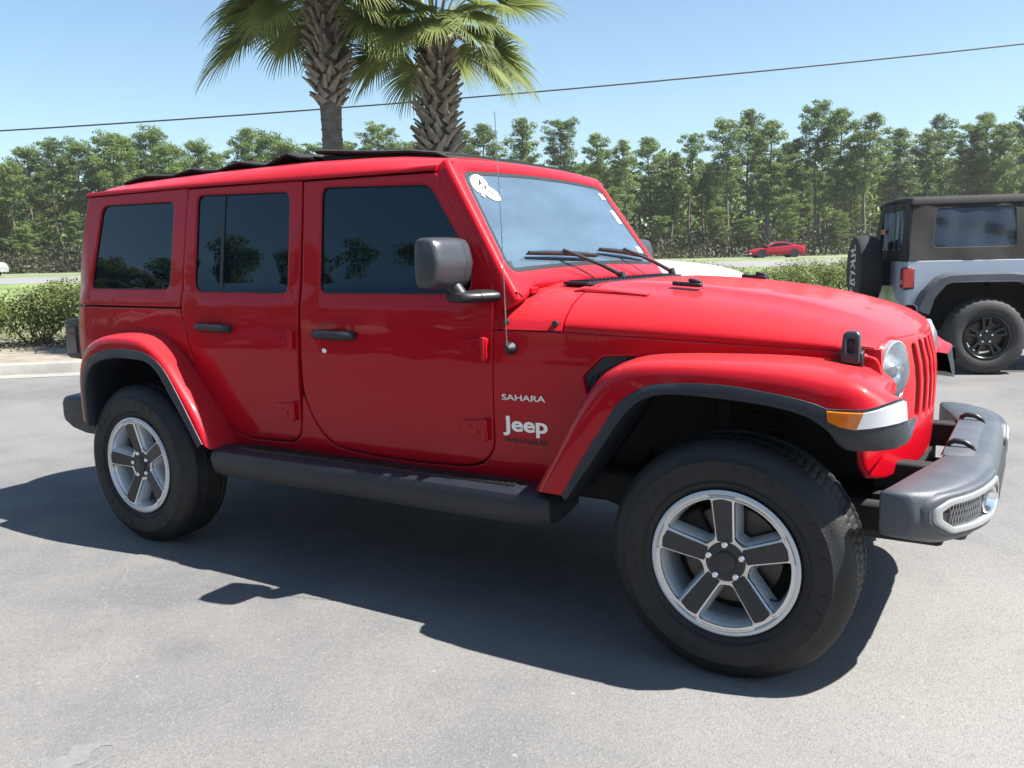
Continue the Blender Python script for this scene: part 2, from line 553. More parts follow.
# ---- doors
fdoor = [(-1.970,1.750),(-1.951,1.202),(-1.954,1.097),(-1.953,0.824),(-1.904,0.7),(-1.809,0.593),(-1.617,0.571),(-1.378,0.565),(-1.094,0.575),(-1.0,0.602),(-0.951,0.665),(-0.937,1.164),(-0.955,1.326),(-1.167,1.603),(-1.244,1.741)]
rdoor = [(-2.738,1.762),(-2.750,1.491),(-2.749,1.19),(-2.733,1.13),(-2.706,1.038),(-2.641,0.828),(-2.466,0.624),(-2.36,0.579),(-2.049,0.584),(-1.993,0.627),(-1.984,0.679),(-1.962,1.145),(-1.976,1.755)]
fdoor = offs(rc(fdoor, [.01,.1,.05,.05,.08,.06,.1,.2,.05,.05,.05,.1,.04,.1,.02], 3, .05), .003)
rdoor = offs(rc(rdoor, [.01,.1,.03,.05,.06,.1,.08,.06,.05,.03,.03,.1,.01], 3, .05), .003)
fwin = rc([(-1.862,1.716),(-1.280,1.693),(-1.057,1.385),(-1.056,1.26),(-1.846,1.262)], [.045,.04,.05,.045,.045], 5, .05)
rwin = rc([(-2.672,1.725),(-2.052,1.708),(-2.040,1.26),(-2.668,1.266)], [.045,.045,.04,.06], 5, .05)
qwin = rc([(-3.422,1.712),(-2.842,1.704),(-2.848,1.276),(-3.498,1.28)], [.05,.04,.045,.045], 5, .05)

def window(parent, hole, fl, frosted=False):
    sb = MB()
    inn = offs(hole, .016)
    panel(sb, offs(hole, .0005), [inn], lambda x, z, d: side(x, z, d+.004), depth=.012, bev=.002, grid=.2)
    s_ = sb.build('window_seal', M['seal'], parent, flip=fl); weld(s_)
    gb = MB()
    panel(gb, offs(hole, .014), [], lambda x, z, d: side(x, z, d+.011), depth=.003, bev=.001, grid=.12)
    g_ = gb.build('window', M['darkglass'], parent, flip=fl); weld(g_)
    return g_, s_

def handle(parent, x0, x1, z, fl, lock):
    hb = MB()
    L = x1-x0
    secs = []
    for i in range(15):
        t = i/14; x = x0+L*t
        e = max(.30, min(1, math.sin(PI*t)**.5*1.25)) if 0 < t < 1 else .30
        hh = .021*(.72+.28*e); yo = .012+.030*e
        zc = z-.004*(t-.5)
        y = -ysurf(x, z)
        secs.append([(x, y-yo, zc-hh*.6), (x, y-yo-.006, zc), (x, y-yo, zc+hh*.7), (x, y-yo*.55+.002, zc+hh), (x, y-max(0, yo-.022)+.004, zc+hh*.5), (x, y-max(0, yo-.022)+.004, zc-hh*.6), (x, y-yo*.6, zc-hh)])
    hb.loft(secs)
    h = hb.build('door_handle', M['trim'], parent, flip=fl, angle=50)
    # recess cup behind the grip
    cb = MB()
    cx = (x0+x1)/2
    cb.add([(cx+math.cos(a)*.055, -ysurf(cx, z)-.0015, z-.004+math.sin(a)*.032) for a in [2*PI*k/24 for k in range(24)]], [tuple(range(24))])
    cb.build('handle_cup', M['red'], parent, flip=fl)
    if lock:
        kb = MB()
        kb.lathe([(0,-.006),(.010,-.006),(.013,-.003),(.013,.004)], (x0+.055, -ysurf(x0, z-.066)-.001, z-.07), 'Y', 20)
        kb.build('key_lock', M['chrome'], parent, flip=fl)

def hinge(parent, x, z, fl):
    hb = MB()
    y = -ysurf(x, z)
    def f(dx, dz, o): return (x+dx, -ysurf(x+dx, z+dz)-o, z+dz)
    plate = rc([(-.125,.030),(-.03,.036),(-.012,.036),(-.012,-.036),(-.03,-.036),(-.125,-.030)], .012, 3, .2)
    if area2(plate) < 0: plate = plate[::-1]
    hb.prism(plate[::1], lambda a, c: f(a, c, .009), lambda a, c: f(a, c, -.003))
    kn = rc([(-.030,.040),(.004,.040),(.004,-.042),(-.030,-.042)], .008, 3, .2)
    if area2(kn) < 0: kn = kn[::-1]
    hb.prism(kn, lambda a, c: f(a, c, .022), lambda a, c: f(a, c, -.003))
    hb.lathe([(0,-.012),(.009,-.012),(.010,-.008),(.010,0)], (x-.085, y-.001, z+.008), 'Y', 12)
    hb.lathe([(0,-.012),(.009,-.012),(.010,-.008),(.010,0)], (x-.055, y-.001, z-.012), 'Y', 12)
    hb.tube([(x-.012, y-.017, z-.046), (x-.012, y-.017, z+.044)], .011, 10)
    hb.build('hinge', M['red'], parent, flip=fl, angle=35, bevel=.002)

for fl in (False, True):
    db = MB(); panel(db, fdoor, [fwin], side, depth=.03)
    d1 = db.build('front_door', M['red'], car, flip=fl); weld(d1)
    window(d1, fwin, fl)
    handle(d1, -1.862, -1.625, 1.086, fl, True)
    hinge(d1, -.962, 1.055, fl); hinge(d1, -.972, .737, fl)
    db = MB(); panel(db, rdoor, [rwin], side, depth=.03)
    d2 = db.build('rear_door', M['red'], car, flip=fl); weld(d2)
    g, s_ = window(d2, rwin, fl)
    vb = MB()
    vb.prism([(-2.500,1.715),(-2.478,1.715),(-2.474,1.268),(-2.496,1.268)][::-1], lambda x, z: side(x, z, .007), lambda x, z: side(x, z, .012))
    vb.build('window_divider', M['seal'], d2, flip=fl)
    handle(d2, -2.625, -2.385, 1.098, fl, False)
    hinge(d2, -1.985, 1.058, fl); hinge(d2, -2.004, .733, fl)
    # upper quarter of the hard top
    qb = MB()
    panel(qb, rc([(-3.645,1.197),(-2.756,1.192),(-2.746,1.49),(-2.741,1.764),(-3.548,1.760)], .006, 2, .05), [qwin], side, depth=.03)
    q = qb.build('quarter_panel', M['red'], car, flip=fl); weld(q)
    window(q, qwin, fl)

# ---- roof: side rails, header and the folded black fabric top
def roof_z(x):
    return lin([(-3.56,1.800),(-3.50,1.822),(-3.3,1.838),(-2.6,1.852),(-2.0,1.854),(-1.55,1.842),(-1.25,1.812)], x)
b = MB()
xs = [-3.565,-3.555,-3.53,-3.48,-3.4,-3.2,-3.0,-2.8,-2.6,-2.4,-2.2,-2.0,-1.8,-1.65,-1.5,-1.4,-1.3,-1.247]
secs = []
for x in xs:
    T = roof_z(x)
    k = {-3.565:.55,-3.555:.8}.get(x, 1.0)
    zb = lin([(-3.6,1.764),(-2.74,1.766),(-1.97,1.755),(-1.244,1.746)], x)
    w = .704
    sec = [(.0, T+.004), (.30, T+.004), (.44, T+.002), (.54, T-.004), (.61, T-.014), (.652, T-.030), (.680, T-.050), (w-.004, zb+.022), (w+.004, zb+.008), (w+.003, zb), (w-.02, zb-.002), (w-.04, zb)]
    zm = zb
    sec = [(y, zm+(z-zm)*k) for y, z in sec]
    full = [(x, -y, z) for y, z in reversed(sec)]+[(x, y, z) for y, z in sec[1:]]
    secs.append(full)
b.loft(secs, closed=False, cap=False)
b.F.append(tuple(range(len(secs[0])))); b.M.append(0)
b.F.append(tuple(reversed(range((len(xs)-1)*len(secs[0]), len(xs)*len(secs[0]))))); b.M.append(0)
roof = b.build('roof', M['red'], car, angle=45)
# rear face of the hard top
b = MB()
def rear2(y, z, d): return (-3.650+(z-1.19)*.17+d, y, z)
panel(b, rc([(-.69,1.20),(.69,1.20),(.66,1.79),(-.66,1.79)], .02), [rc([(-.55,1.27),(.55,1.27),(.52,1.72),(-.52,1.72)], .05, 4)], lambda y, z, d: rear2(-y, z, d), depth=.02)
o = b.build('tail_frame', M['red'], car); weld(o)
b = MB(); panel(b, rc([(-.55,1.27),(.55,1.27),(.52,1.72),(-.52,1.72)], .05, 4), [], lambda y, z, d: rear2(-y, z, d+.012), depth=.004, bev=.001, grid=.2)
o = b.build('rear_window', M['darkglass'], car); weld(o)
# fabric: raised front slab
def fabric(name, prof, hw, m, th=.016, y0=0):
    b = MB(); secs = []
    ys = [-hw, -hw*.97, -hw*.6, 0, hw*.6, hw*.97, hw]
    for y in ys:
        e = 0.006 if abs(y) > hw*.98 else 0
        top = [(x, y, z-e+.010*(1-(y/hw)**2)) for x, z in prof]
        bot = [(x, y, z-th+e+.010*(1-(y/hw)**2)) for x, z in reversed(prof)]
        secs.append(top+bot)
    b.loft(secs)
    return b.build(name, m, roof, angle=35)
fabric('fabric_slab', [(-2.03,1.902),(-1.95,1.897),(-1.8,1.882),(-1.65,1.870),(-1.5,1.862),(-1.35,1.842),(-1.26,1.806)], .56, M['cloth'], th=.020)
fabric('slab_liner', [(-2.0,1.874),(-1.6,1.850),(-1.3,1.832)], .545, M['under'], th=.03)
pf = [(-2.04,1.872),(-2.12,1.880),(-2.20,1.902),(-2.27,1.885),(-2.34,1.862),(-2.40,1.868),(-2.52,1.888),(-2.60,1.878),(-2.68,1.860),(-2.78,1.866),(-2.87,1.880),(-2.97,1.866),(-3.02,1.856),(-3.14,1.864),(-3.24,1.870),(-3.36,1.856),(-3.42,1.845)]
fabric('folded_fabric', pf[::-1], .57, M['cloth'], th=.02)
fabric('fold_backing', [(-3.42,1.846),(-2.04,1.862)], .54, M['under'], th=.02)

# ---- windshield
WB = Vector((-.903, 0, 1.346)); WD = Vector((-.272, 0, .395)).normalized(); WN = Vector((.395, 0, .272)).normalized()
def wmap(y, t, d):
    p = WB+WD*t+WN*(.03*(1-(y/.72)**2)-d)
    return (p.x, y, p.z)
gl_out = rc([(-.715,.0),(.715,.0),(.632,.48),(-.632,.48)], .055, 5, .06)
fr_out = rc([(-.776,-.125),(-.70,-.120),(-.62,-.080),(.62,-.080),(.70,-.120),(.776,-.125),(.764,.02),(.700,.515),(.690,.548),(-.690,.548),(-.700,.515),(-.764,.02)], [.01,.02,.02,.02,.02,.01,.02,.05,.03,.03,.05,.02], 4, .06)
b = MB(); panel(b, fr_out, [gl_out], wmap, depth=.075, bev=.016)
wf = b.build('windshield_frame', M['red'], car, angle=50); weld(wf)
b = MB()
b.add([wmap(y, t, .008) for t in [i*.048 for i in range(11)] for y in [(.722-.083*t/.48)*(j/8-1) for j in range(17)]], [])
n = len(b.V)
b.F = [(i*17+j, i*17+j+1, (i+1)*17+j+1, (i+1)*17+j) for i in range(10) for j in range(16)]; b.M = [0]*len(b.F)
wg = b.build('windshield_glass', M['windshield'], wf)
b = MB(); panel(b, offs(gl_out, -.004), [offs(gl_out, .016)], lambda y, t, d: wmap(y, t, d+.006), depth=.004, bev=.001, grid=.3)
o = b.build('windshield_seal', M['seal'], wf); weld(o)
b = MB()   # frit band at the foot of the glass and the sensor patch behind the mirror
b.prism([(-.70,.012),(.70,.012),(.69,.05),(-.69,.05)], lambda y, t: wmap(y, t, .006), lambda y, t: wmap(y, t, .0075))
b.prism(rc([(-.12,.36),(.12,.36),(.10,.47),(-.10,.47)], .02, 3, .3), lambda y, t: wmap(y, t, .010), lambda y, t: wmap(y, t, .03))
b.build('frit_band', M['dash'], wf)
# inspection and price stickers
def sticker(pts, name='sticker'):
    s_ = MB(); s_.prism(pts, lambda y, t: wmap(y, t, .0045), lambda y, t: wmap(y, t, .006)); return s_
def ell(cy, ct, ry, rt, rot=0, n=20): return [(cy+ry*math.cos(a)*math.cos(rot)-rt*math.sin(a)*math.sin(rot), ct+ry*math.cos(a)*math.sin(rot)+rt*math.sin(a)*math.cos(rot)) for a in [2*PI*i/n for i in range(n)]]
s_ = sticker(ell(-.566, .418, .058, .045, .5)); s_.prism(ell(-.525, .372, .052, .034, -.5), lambda y, t: wmap(y, t, .0040), lambda y, t: wmap(y, t, .0055))
s_.prism([(-.60,.36),(-.585,.35),(-.555,.40),(-.58,.41)], lambda y, t: wmap(y, t, .0035), lambda y, t: wmap(y, t, .005))
st = s_.build('round_stickers', M['sticker'], wf)
s_ = MB()
for (cy, ct, w, h, r_) in [(-.562,.425,.036,.008,.9),(-.545,.398,.040,.007,.7),(-.528,.378,.036,.007,-.6),(-.552,.41,.007,.036,.2),(-.54,.365,.012,.004,.3)]:
    q = [(-w/2,-h/2),(w/2,-h/2),(w/2,h/2),(-w/2,h/2)]
    s_.prism([(cy+a*math.cos(r_)-c*math.sin(r_), ct+a*math.sin(r_)+c*math.cos(r_)) for a, c in q], lambda y, t: wmap(y, t, .0025), lambda y, t: wmap(y, t, .004))
s_.build('sticker_print', M['blackbadge'], st)
for q in ([(.56,.40),(.61,.40),(.60,.435),(.55,.435)], [(.575,.25),(.625,.25),(.61,.33),(.565,.33)], [(.60,.07),(.66,.07),(.655,.105),(.60,.105)]):
    sticker(q).build('sticker', M['sticker'], wf)

# ---- hood and cowl, one section law
def hood_edge(x): return (ysurf(x, lin([(-.94,1.130),(-.646,1.128),(.081,1.094),(.289,1.084),(.42,1.066),(.5,1.05)], x))+.001, lin([(-.94,1.130),(-.646,1.128),(.081,1.094),(.289,1.084),(.42,1.066),(.5,1.05)], x))
GT = [(0,0),(.42,0),(.50,.012),(.57,.035),(.64,.07),(.71,.125),(.78,.21),(.84,.315),(.89,.44),(.93,.58),(.96,.70),(.98,.82),(1,1)]
def hood_c(x): return cr([(-1.0,1.296),(-.7,1.292),(-.3,1.272),(0,1.238),(.2,1.198),(.35,1.158),(.43,1.130),(.50,1.10)], x)
def Hpt(x, t, drop=0.0):
    w, ze = hood_edge(x); zc = hood_c(x)
    a = abs(t)
    z = zc-(zc-ze)*lin(GT, a)
    # raised centre panel with soft creases
    y = t*w
    z += .010*max(0, min(1, (.44-abs(y))/.035))*max(0, min(1, (.40-x)/.25))*max(0, min(1, (x+.66)/.1))
    z -= .006*math.exp(-((abs(y)-.50)/.03)**2)*max(0, min(1, (.40-x)/.25))
    return (x, y, z-drop)
def xfront(y): return .462-.20*y*y
ts = [-1,-.98,-.96,-.93,-.89,-.84,-.78,-.71,-.66,-.62,-.59,-.565,-.54,-.5,-.42,-.25,0,.25,.42,.5,.54,.565,.59,.62,.66,.71,.78,.84,.89,.93,.96,.98,1]
b = MB(); secs = []
vsn = [0,0,.04,.1,.2,.3,.4,.5,.6,.7,.78,.85,.9,.94,.965,.98,.99,1.0,1.0]
for k, v in enumerate(vsn):
    sec = []
    for t in ts:
        w0, _ = hood_edge(-.2)
        xr = -.648
        xf_ = xfront(t*.66)
        x = xr+(xf_-xr)*v
        dd = 0
        if k == 0: dd = .025
        if k == len(vsn)-1: dd = .035
        nose = max(0, (v-.90)/.10)
        p = Hpt(x, t, dd+.022*nose**2.2)
        sec.append(p)
    secs.append(sec)
b.loft(secs, closed=False, cap=False)
n = len(ts)
# rolled lower edges
for side_i in (0, n-1):
    V = [s[side_i] for s in secs[1:-1]]; V2 = [(p[0], p[1]*(1-.03), p[2]-.010) for p in V]
    k = len(V)
    fs = [(i, i+1, k+i+1, k+i) for i in range(k-1)]
    if side_i: fs = [tuple(reversed(f)) for f in fs]
    b.add(V+V2, fs)
hood = b.build('hood', M['red'], car, angle=50)
def flipcheck(o):
    bm = bmesh.new(); bm.from_mesh(o.data); bmesh.ops.recalc_face_normals(bm, faces=bm.faces); bm.to_mesh(o.data); bm.free()
weld(hood); flipcheck(hood)
# cowl between windshield and hood
b = MB(); secs = []
for k, x in enumerate([-.945,-.945,-.93,-.87,-.80,-.72,-.665,-.655,-.655]):
    secs.append([Hpt(x, t, .03 if k in (0, 8) else 0) for t in ts])
b.loft(secs, closed=False, cap=False)
cowl = b.build('cowl', M['red'], car, angle=50); weld(cowl); flipcheck(cowl)
for fl in (False, True):
    b = MB()   # inner cowl corner below the windshield pillar, and the fender shoulder beside the headlight
    P_ = [(-.952,1.12),(-.925,1.12),(-.915,1.20),(-.900,1.262),(-.915,1.30),(-.952,1.318)]
    b.prism(P_, lambda x, z: side(x, z, .014), lambda x, z: side(x, z, .09))
    b.build('cowl_corner', M['red'], car, flip=fl)
    b = MB()
    P_ = [(.24,1.00),(.418,1.00),(.412,1.085),(.24,1.10)]
    b.prism(P_, lambda x, z: side(x, z, .016), lambda x, z: side(x, z, .05))
    b.build('fender_shoulder', M['red'], car, flip=fl)
b = MB()   # black intake grille on the cowl top
b.prism(rc([(-.80,-.5),(-.675,-.52),(-.675,.52),(-.80,.5)], .02, 3, .3), lambda x, y: (x, y, hood_c(x)+.004), lambda x, y: (x, y, hood_c(x)-.006))
for i in range(26):
    y = -.46+i*.037
    b.box((-.74, y, hood_c(-.74)+.006), (.09, .012, .006))
b.build('cowl_grille', M['trim'], car)
b = MB()   # liner below the hood gap
V = []; 
for x in (-.94,-.6,-.2,.1,.3,.39):
    w, ze = hood_edge(x)
    V += [(x, -(w-.02), ze-.05), (x, -(w-.03), ze+.02), (x, -(w-.15), hood_c(x)-.12), (x, w-.15, hood_c(x)-.12), (x, w-.03, ze+.02), (x, w-.02, ze-.05)]
b.add(V, [(i*6+j, i*6+j+1, (i+1)*6+j+1, (i+1)*6+j) for i in range(5) for j in range(5)])
b.build('engine_bay', M['gap'], car, smooth=False)
# hood furniture: latches, bumpers, washer nozzles, hinges
for fl in (False, True):
    b = MB()
    x = .333; y = -(hood_edge(x)[0])
    b.loft([[(x-.036, y-.004-k1, z), (x+.036, y-.004-k1, z), (x+.034, y+.02, z), (x-.034, y+.02, z)] for z, k1 in ((1.020,.008),(1.03,.022),(1.055,.030),(1.078,.030),(1.085,.018))])
    b.box((x, y-.014, 1.095), (.044, .030, .05))
    lo = b.build('hood_latch', M['trim'], car, flip=fl, bevel=.004)
    b = MB()
    out = rc([(-.029,-.040),(.029,-.040),(.026,.050),(.016,.062),(-.016,.062),(-.026,.050)], .012, 3, .3)
    hol = rc([(-.011,-.005),(.011,-.005),(.011,.036),(-.011,.036)], .005, 3, .3)
    def lm(a, c, d):
        lean = max(0, c)*.25
        return (x+a, y-.044+lean+d, 1.085+c)
    panel(b, out, [hol], lm, depth=.030, bev=.004, grid=.1)
    o = b.build('latch_strap', M['greyplastic'] if 0 else M['mirrorplastic'], lo, flip=fl); weld(o)
    b = MB()
    b.box((-.30, -.44, hood_c(-.30)+.012), (.115, .026, .016), Matrix.Rotation(.07, 3, 'Y'))
    b.box((-.27, -.44, hood_c(-.27)+.026), (.05, .020, .014), Matrix.Rotation(.2, 3, 'Y'))
    b.build('hood_bumper', M['trim'], hood, flip=fl, bevel=.005)
    b = MB()
    b.loft([[(xx, -.575+yy*.5, hood_c(xx)-.030+zz) for yy, zz in ((-.03,-.005),(-.03,.008*k2),(0,.016*k2),(.03,.008*k2),(.03,-.005))] for xx, k2 in ((-.70,.6),(-.66,1.4),(-.55,1),(-.40,.4))])
    b.build('hood_hinge', M['red'], hood, flip=fl, angle=60)
    b = MB()
    b.loft([[(-.90+k3, -.64+yy, 1.262+zz+k3*.1) for yy, zz in ((-.028,-.01),(-.024,.014),(.024,.014),(.028,-.01))] for k3 in (0,.01,.05,.06)])
    b.build('windshield_hinge', M['red'], car, flip=fl, bevel=.004)
    b = MB()
    for (bx, bz) in ((-.888,1.158),(-.684,1.154)):
        b = MB(); b.lathe([(0,-.010),(.006,-.010),(.012,-.006),(.012,.006)], (bx, -ysurf(bx, bz)+.006, bz), 'Y', 14)
        b.build('cowl_bolt', M['trim'], car, flip=fl)
    b = MB()   # vent insert behind the fender opening
    b.prism([(p[0], p[1]) for p in offs(vent[::-1] if area2(vent) < 0 else vent, -.004)], lambda a, c: side(a, c, .016), lambda a, c: side(a, c, .03))
    for i in range(9):
        xx = -.565+i*.022
        b.tube([side(xx, .90+i*.012, .010), side(xx+.028, .965+i*.012, .010)], .0035, 4)
    b.build('fender_vent', M['trim'], car, flip=fl, smooth=False)

# ---- grille
def gx(y, z):
    xc = cr([(.60,.490),(.68,.500),(.80,.506),(.92,.508),(.99,.503),(1.05,.488),(1.14,.460),(1.2,.44)], z)
    return xc-.30*y*y*(1-.28*max(0, (z-1.0)/.14)) - (.03*max(0, (abs(y)-.58)/.06)**2)
def gmap(y, z, d): return (gx(y, z)-d, y, z)
def ztop(y): 
    return Hpt(xfront(y), max(-1, min(1, y/(hood_edge(xfront(y))[0]))))[2]-.028
top = [(y/100, ztop(y/100)) for y in range(-62, 63, 4)]
g_out = rc([(-.625,.70),(-.60,.655),(-.50,.635),(.50,.635),(.60,.655),(.625,.70),(.655,.98)]+top[::-1]+[(-.655,.98)], .008, 2, .05)
slots = []
for k in range(-3, 4):
    y = k*.092; h0 = .795+.012*abs(k)*.3; h1 = 1.088-.006*abs(k)
    slots.append(rc([(y-.027,h0),(y+.027,h0),(y+.027,h1),(y-.027,h1)], .024, 4, .05))
HLY, HLZ, HLR = .482, .998, .103
def circ(cy, cz, r, n=40): return [(cy+r*math.cos(2*PI*i/n), cz+r*math.sin(2*PI*i/n)) for i in range(n)]
b = MB(); panel(b, g_out, slots+[circ(HLY, HLZ, HLR), circ(-HLY, HLZ, HLR)], gmap, depth=.016, bev=.006, grid=.05)
grille = b.build('grille', M['red'], car, angle=45); weld(grille)
b = MB()   # slot linings and the radiator screen
for s_ in slots:
    s2 = offs(s_ if area2(s_) > 0 else s_[::-1], .002); s3 = offs(s2, .004)
    k = len(s2)
    b.add([gmap(p[0], p[1], .006) for p in s2]+[gmap(p[0], p[1], .022) for p in s3], [(i, (i+1) % k, k+(i+1) % k, k+i) for i in range(k)])
b.build('slot_lining', M['red'], grille)
b = MB(); b.prism(rc([(-.36,.74),(.36,.74),(.36,1.09),(-.36,1.09)], .01, 2, .06), lambda y, z: gmap(y, z, .022), lambda y, z: gmap(y, z, .034))
b.build('radiator_screen', M['under'], grille)
for sgn in (-1, 1):
    cy = sgn*HLY
    nx = Vector((1, .6*cy*1.0, 0)).normalized()
    ctr = Vector((gx(cy, HLZ), cy, HLZ))
    mt = Matrix.Translation(ctr) @ nx.to_track_quat('X', 'Z').to_matrix().to_4x4()
    b = MB(); b.lathe([(.002,-.055),(.03,-.05),(.06,-.035),(.085,-.012),(.098,.004)], (0,0,0), 'X', 40); b.xf(mt)
    hl = b.build('headlight', M['lampbowl'], car)
    b = MB(); b.lathe([(.0965,.006),(.102,.004),(.103,-.006),(.103,-.04)], (0,0,0), 'X', 40); b.xf(mt)
    b.build('headlight_ring', M['silverbezel'], hl)
    b = MB(); b.lathe([(0,.034),(.03,.032),(.06,.025),(.084,.013),(.0975,.003)], (0,0,0), 'X', 40); b.xf(mt)
    b.build('headlight_lens', M['headglass'], hl)
    b = MB(); b.lathe([(0,.006),(.02,.002),(.03,-.012),(.034,-.04)], (0,0,0), 'X', 24)
    b.box((-.012,0,0),(.02,.16,.012)); b.xf(mt)
    b.build('lamp_reflector', M['silverbezel'], hl)

# ---- fender flares
def resamp(P, n):
    P = [Vector(p) for p in P]; L = [0]
    for i in range(1, len(P)): L.append(L[-1]+(P[i]-P[i-1]).length)
    out = []
    for k in range(n):
        s = L[-1]*k/(n-1); i = min(len(P)-2, max(0, bisect.bisect_right(L, s)-1))
        t = (s-L[i])/max(1e-9, L[i+1]-L[i])
        # smooth interpolation
        p0 = P[max(0, i-1)]; p1 = P[i]; p2 = P[i+1]; p3 = P[min(len(P)-1, i+2)]
        out.append(.5*((2*p1)+(p2-p0)*t+(2*p0-5*p1+4*p2-p3)*t*t+(3*p1-p0-3*p2+p3)*t**3))
    return out
def flare(st, fl, bump=True):
    """st: stations (O at body, L red/black border, I inner lip) as 3D points with y = distance from centre"""
    red = []; blk = []
    for O, L, I in st:
        O, L, I = Vector(O), Vector(L), Vector(I)
        W = L.y-O.y
        def P(k, y): q = O+(L-O)*k; return (q.x, -y, q.z)
        red.append([P(0, O.y-.04), P(0, O.y), P(.03, O.y+W*.40), P(.09, O.y+W*.72), P(.20, O.y+W*.895), P(.42, O.y+W*.965), P(.70, O.y+W*.985), P(1, L.y)])
        a = L; c = I
        blk.append([(a.x+(O.x-a.x)*.04, -(a.y-.006), a.z+(O.z-a.z)*.04), (a.x, -(a.y+.004), a.z), (a.x+(c.x-a.x)*.5, -((a.y+c.y)/2+.008), (a.z+c.z)/2), (a.x+(c.x-a.x)*.9, -(c.y+.004), a.z+(c.z-a.z)*.9), (c.x, -(c.y-.006), c.z), (c.x+(c.x-a.x)*.05, -(c.y-.05), c.z+(c.z-a.z)*.02), (c.x+(a.x-c.x)*.3, -(c.y-.24), c.z+(a.z-c.z)*.3)])
    out = []
    b = MB(); b.loft(red, closed=False, cap=False); o = b.build('fender_flare', M['red'], car, flip=fl, angle=60); flipcheck2(o, fl); out.append(o)
    b = MB(); b.loft(blk, closed=False, cap=False); o2 = b.build('flare_lip', M['trim'], out[0], flip=fl, angle=50); flipcheck2(o2, fl)
    return out[0]
def flipcheck2(o, fl): flipcheck(o)

NS = 30
fO = resamp([(-.722,.561),(-.648,.69),(-.565,.842),(-.510,.925),(-.439,1.008),(-.344,1.048),(-.205,1.062),(.061,1.066),(.22,1.060),(.30,1.050)], NS)
fL = resamp([(-.575,.562),(-.485,.715),(-.4,.841),(-.355,.909),(-.287,.954),(-.22,.980),(-.024,.991),(.151,.974),(.26,.955),(.315,.937)], NS)
fI = resamp([(-.552,.548),(-.44,.71),(-.354,.836),(-.296,.904),(-.243,.935),(-.157,.950),(.019,.944),(.173,.929),(.266,.905),(.325,.865)], NS)
fst = [((o.x, ysurf(min(o.x, .4), o.y)-.035 if 1 else 0, o.y), (l.x, .943, l.y), (i.x, .950, i.y)) for o, l, i in zip(fO, fL, fI)]
nose = [((.345,.66,1.042),(.365,.940,.938),(.345,.950,.835)), ((.385,.65,1.030),(.415,.932,.940),(.372,.945,.818)), ((.41,.64,1.015),(.445,.915,.948),(.405,.93,.815)),
        ((.43,.63,.998),(.472,.88,.957),(.455,.90,.815)), ((.443,.62,.985),(.490,.84,.962),(.495,.86,.818)), ((.45,.615,.970),(.500,.79,.960),(.515,.81,.824)), ((.452,.61,.955),(.500,.74,.948),(.518,.755,.83)), ((.45,.60,.94),(.49,.69,.932),(.512,.70,.838))]
rO = resamp([(-3.425,.60),(-3.428,.80),(-3.40,.93),(-3.34,1.005),(-3.24,1.05),(-3.12,1.064),(-2.98,1.064),(-2.86,1.04),(-2.74,.965),(-2.62,.83),(-2.50,.67),(-2.425,.535)], NS)
rL = resamp([(-3.375,.60),(-3.378,.79),(-3.345,.88),(-3.29,.94),(-3.19,.976),(-3.08,.990),(-2.96,.990),(-2.83,.975),(-2.72,.915),(-2.63,.80),(-2.54,.665),(-2.475,.565)], NS)
rI = resamp([(-3.335,.58),(-3.335,.76),(-3.305,.85),(-3.255,.90),(-3.17,.930),(-3.07,.944),(-2.97,.945),(-2.83,.935),(-2.75,.885),(-2.67,.78),(-2.575,.655),(-2.50,.545)], NS)
rst = []
for o, l, i in zip(rO, rL, rI):
    rst.append(((o.x, .765, o.y), (l.x, .943, l.y), (i.x, .950, i.y)))
# traced outline points of the rear flare carried to the body side
for fl in (False, True):
    ff = flare(fst+nose, fl)
    flare(rst, fl)
    full = fst[-2:]+nose
    def lampstrip(idx, a0, a1, t0, t1, out):
        secs = []
        m = len(full)
        for k in range(idx[0], idx[1]+1):
            O, L, I = [Vector(q) for q in full[k]]
            A = L+(I-L)*a0; B = L+(I-L)*a1
            n_ = Vector((L.x-.30, (L.y-.70)*1.0, 0)).normalized() if k > 3 else Vector((0, 1, 0))
            if k == 3: n_ = Vector((.4, 1, 0)).normalized()
            q = []
            for s in (0, .08, .5, .92, 1):
                P = A+(B-A)*s+n_*(out if 0 < s < 1 else -.006)
                q.append((P.x, -P.y, P.z))
            secs.append(q)
        return secs
    b = MB(); b.loft(lampstrip((1, 3), .04, .52, 0, 0, .012), closed=False, cap=False)
    o = b.build('turn_signal', M['amber'], ff, flip=fl); flipcheck(o)
    b = MB(); b.loft(lampstrip((3, 7), .04, .50, 0, 0, .011), closed=False, cap=False)
    o = b.build('daytime_lamp', M['clearlens'], ff, flip=fl); flipcheck(o)
    # wheel wells
    for stn in (fst+nose[:3], rst):
        b = MB(); secs = []
        for O, L, I in stn:
            O, I = Vector(O), Vector(I)
            q = I+(O-I)*.35
            secs.append([(q.x, -.90, q.z), (q.x, -.72, q.z+.02), (q.x, -.42, q.z+.02), (q.x, -.40, q.z-.15), (q.x, -.38, .62)])
        b.loft(secs, closed=False, cap=False)
        b.build('wheel_well', M['under'], car, flip=fl)

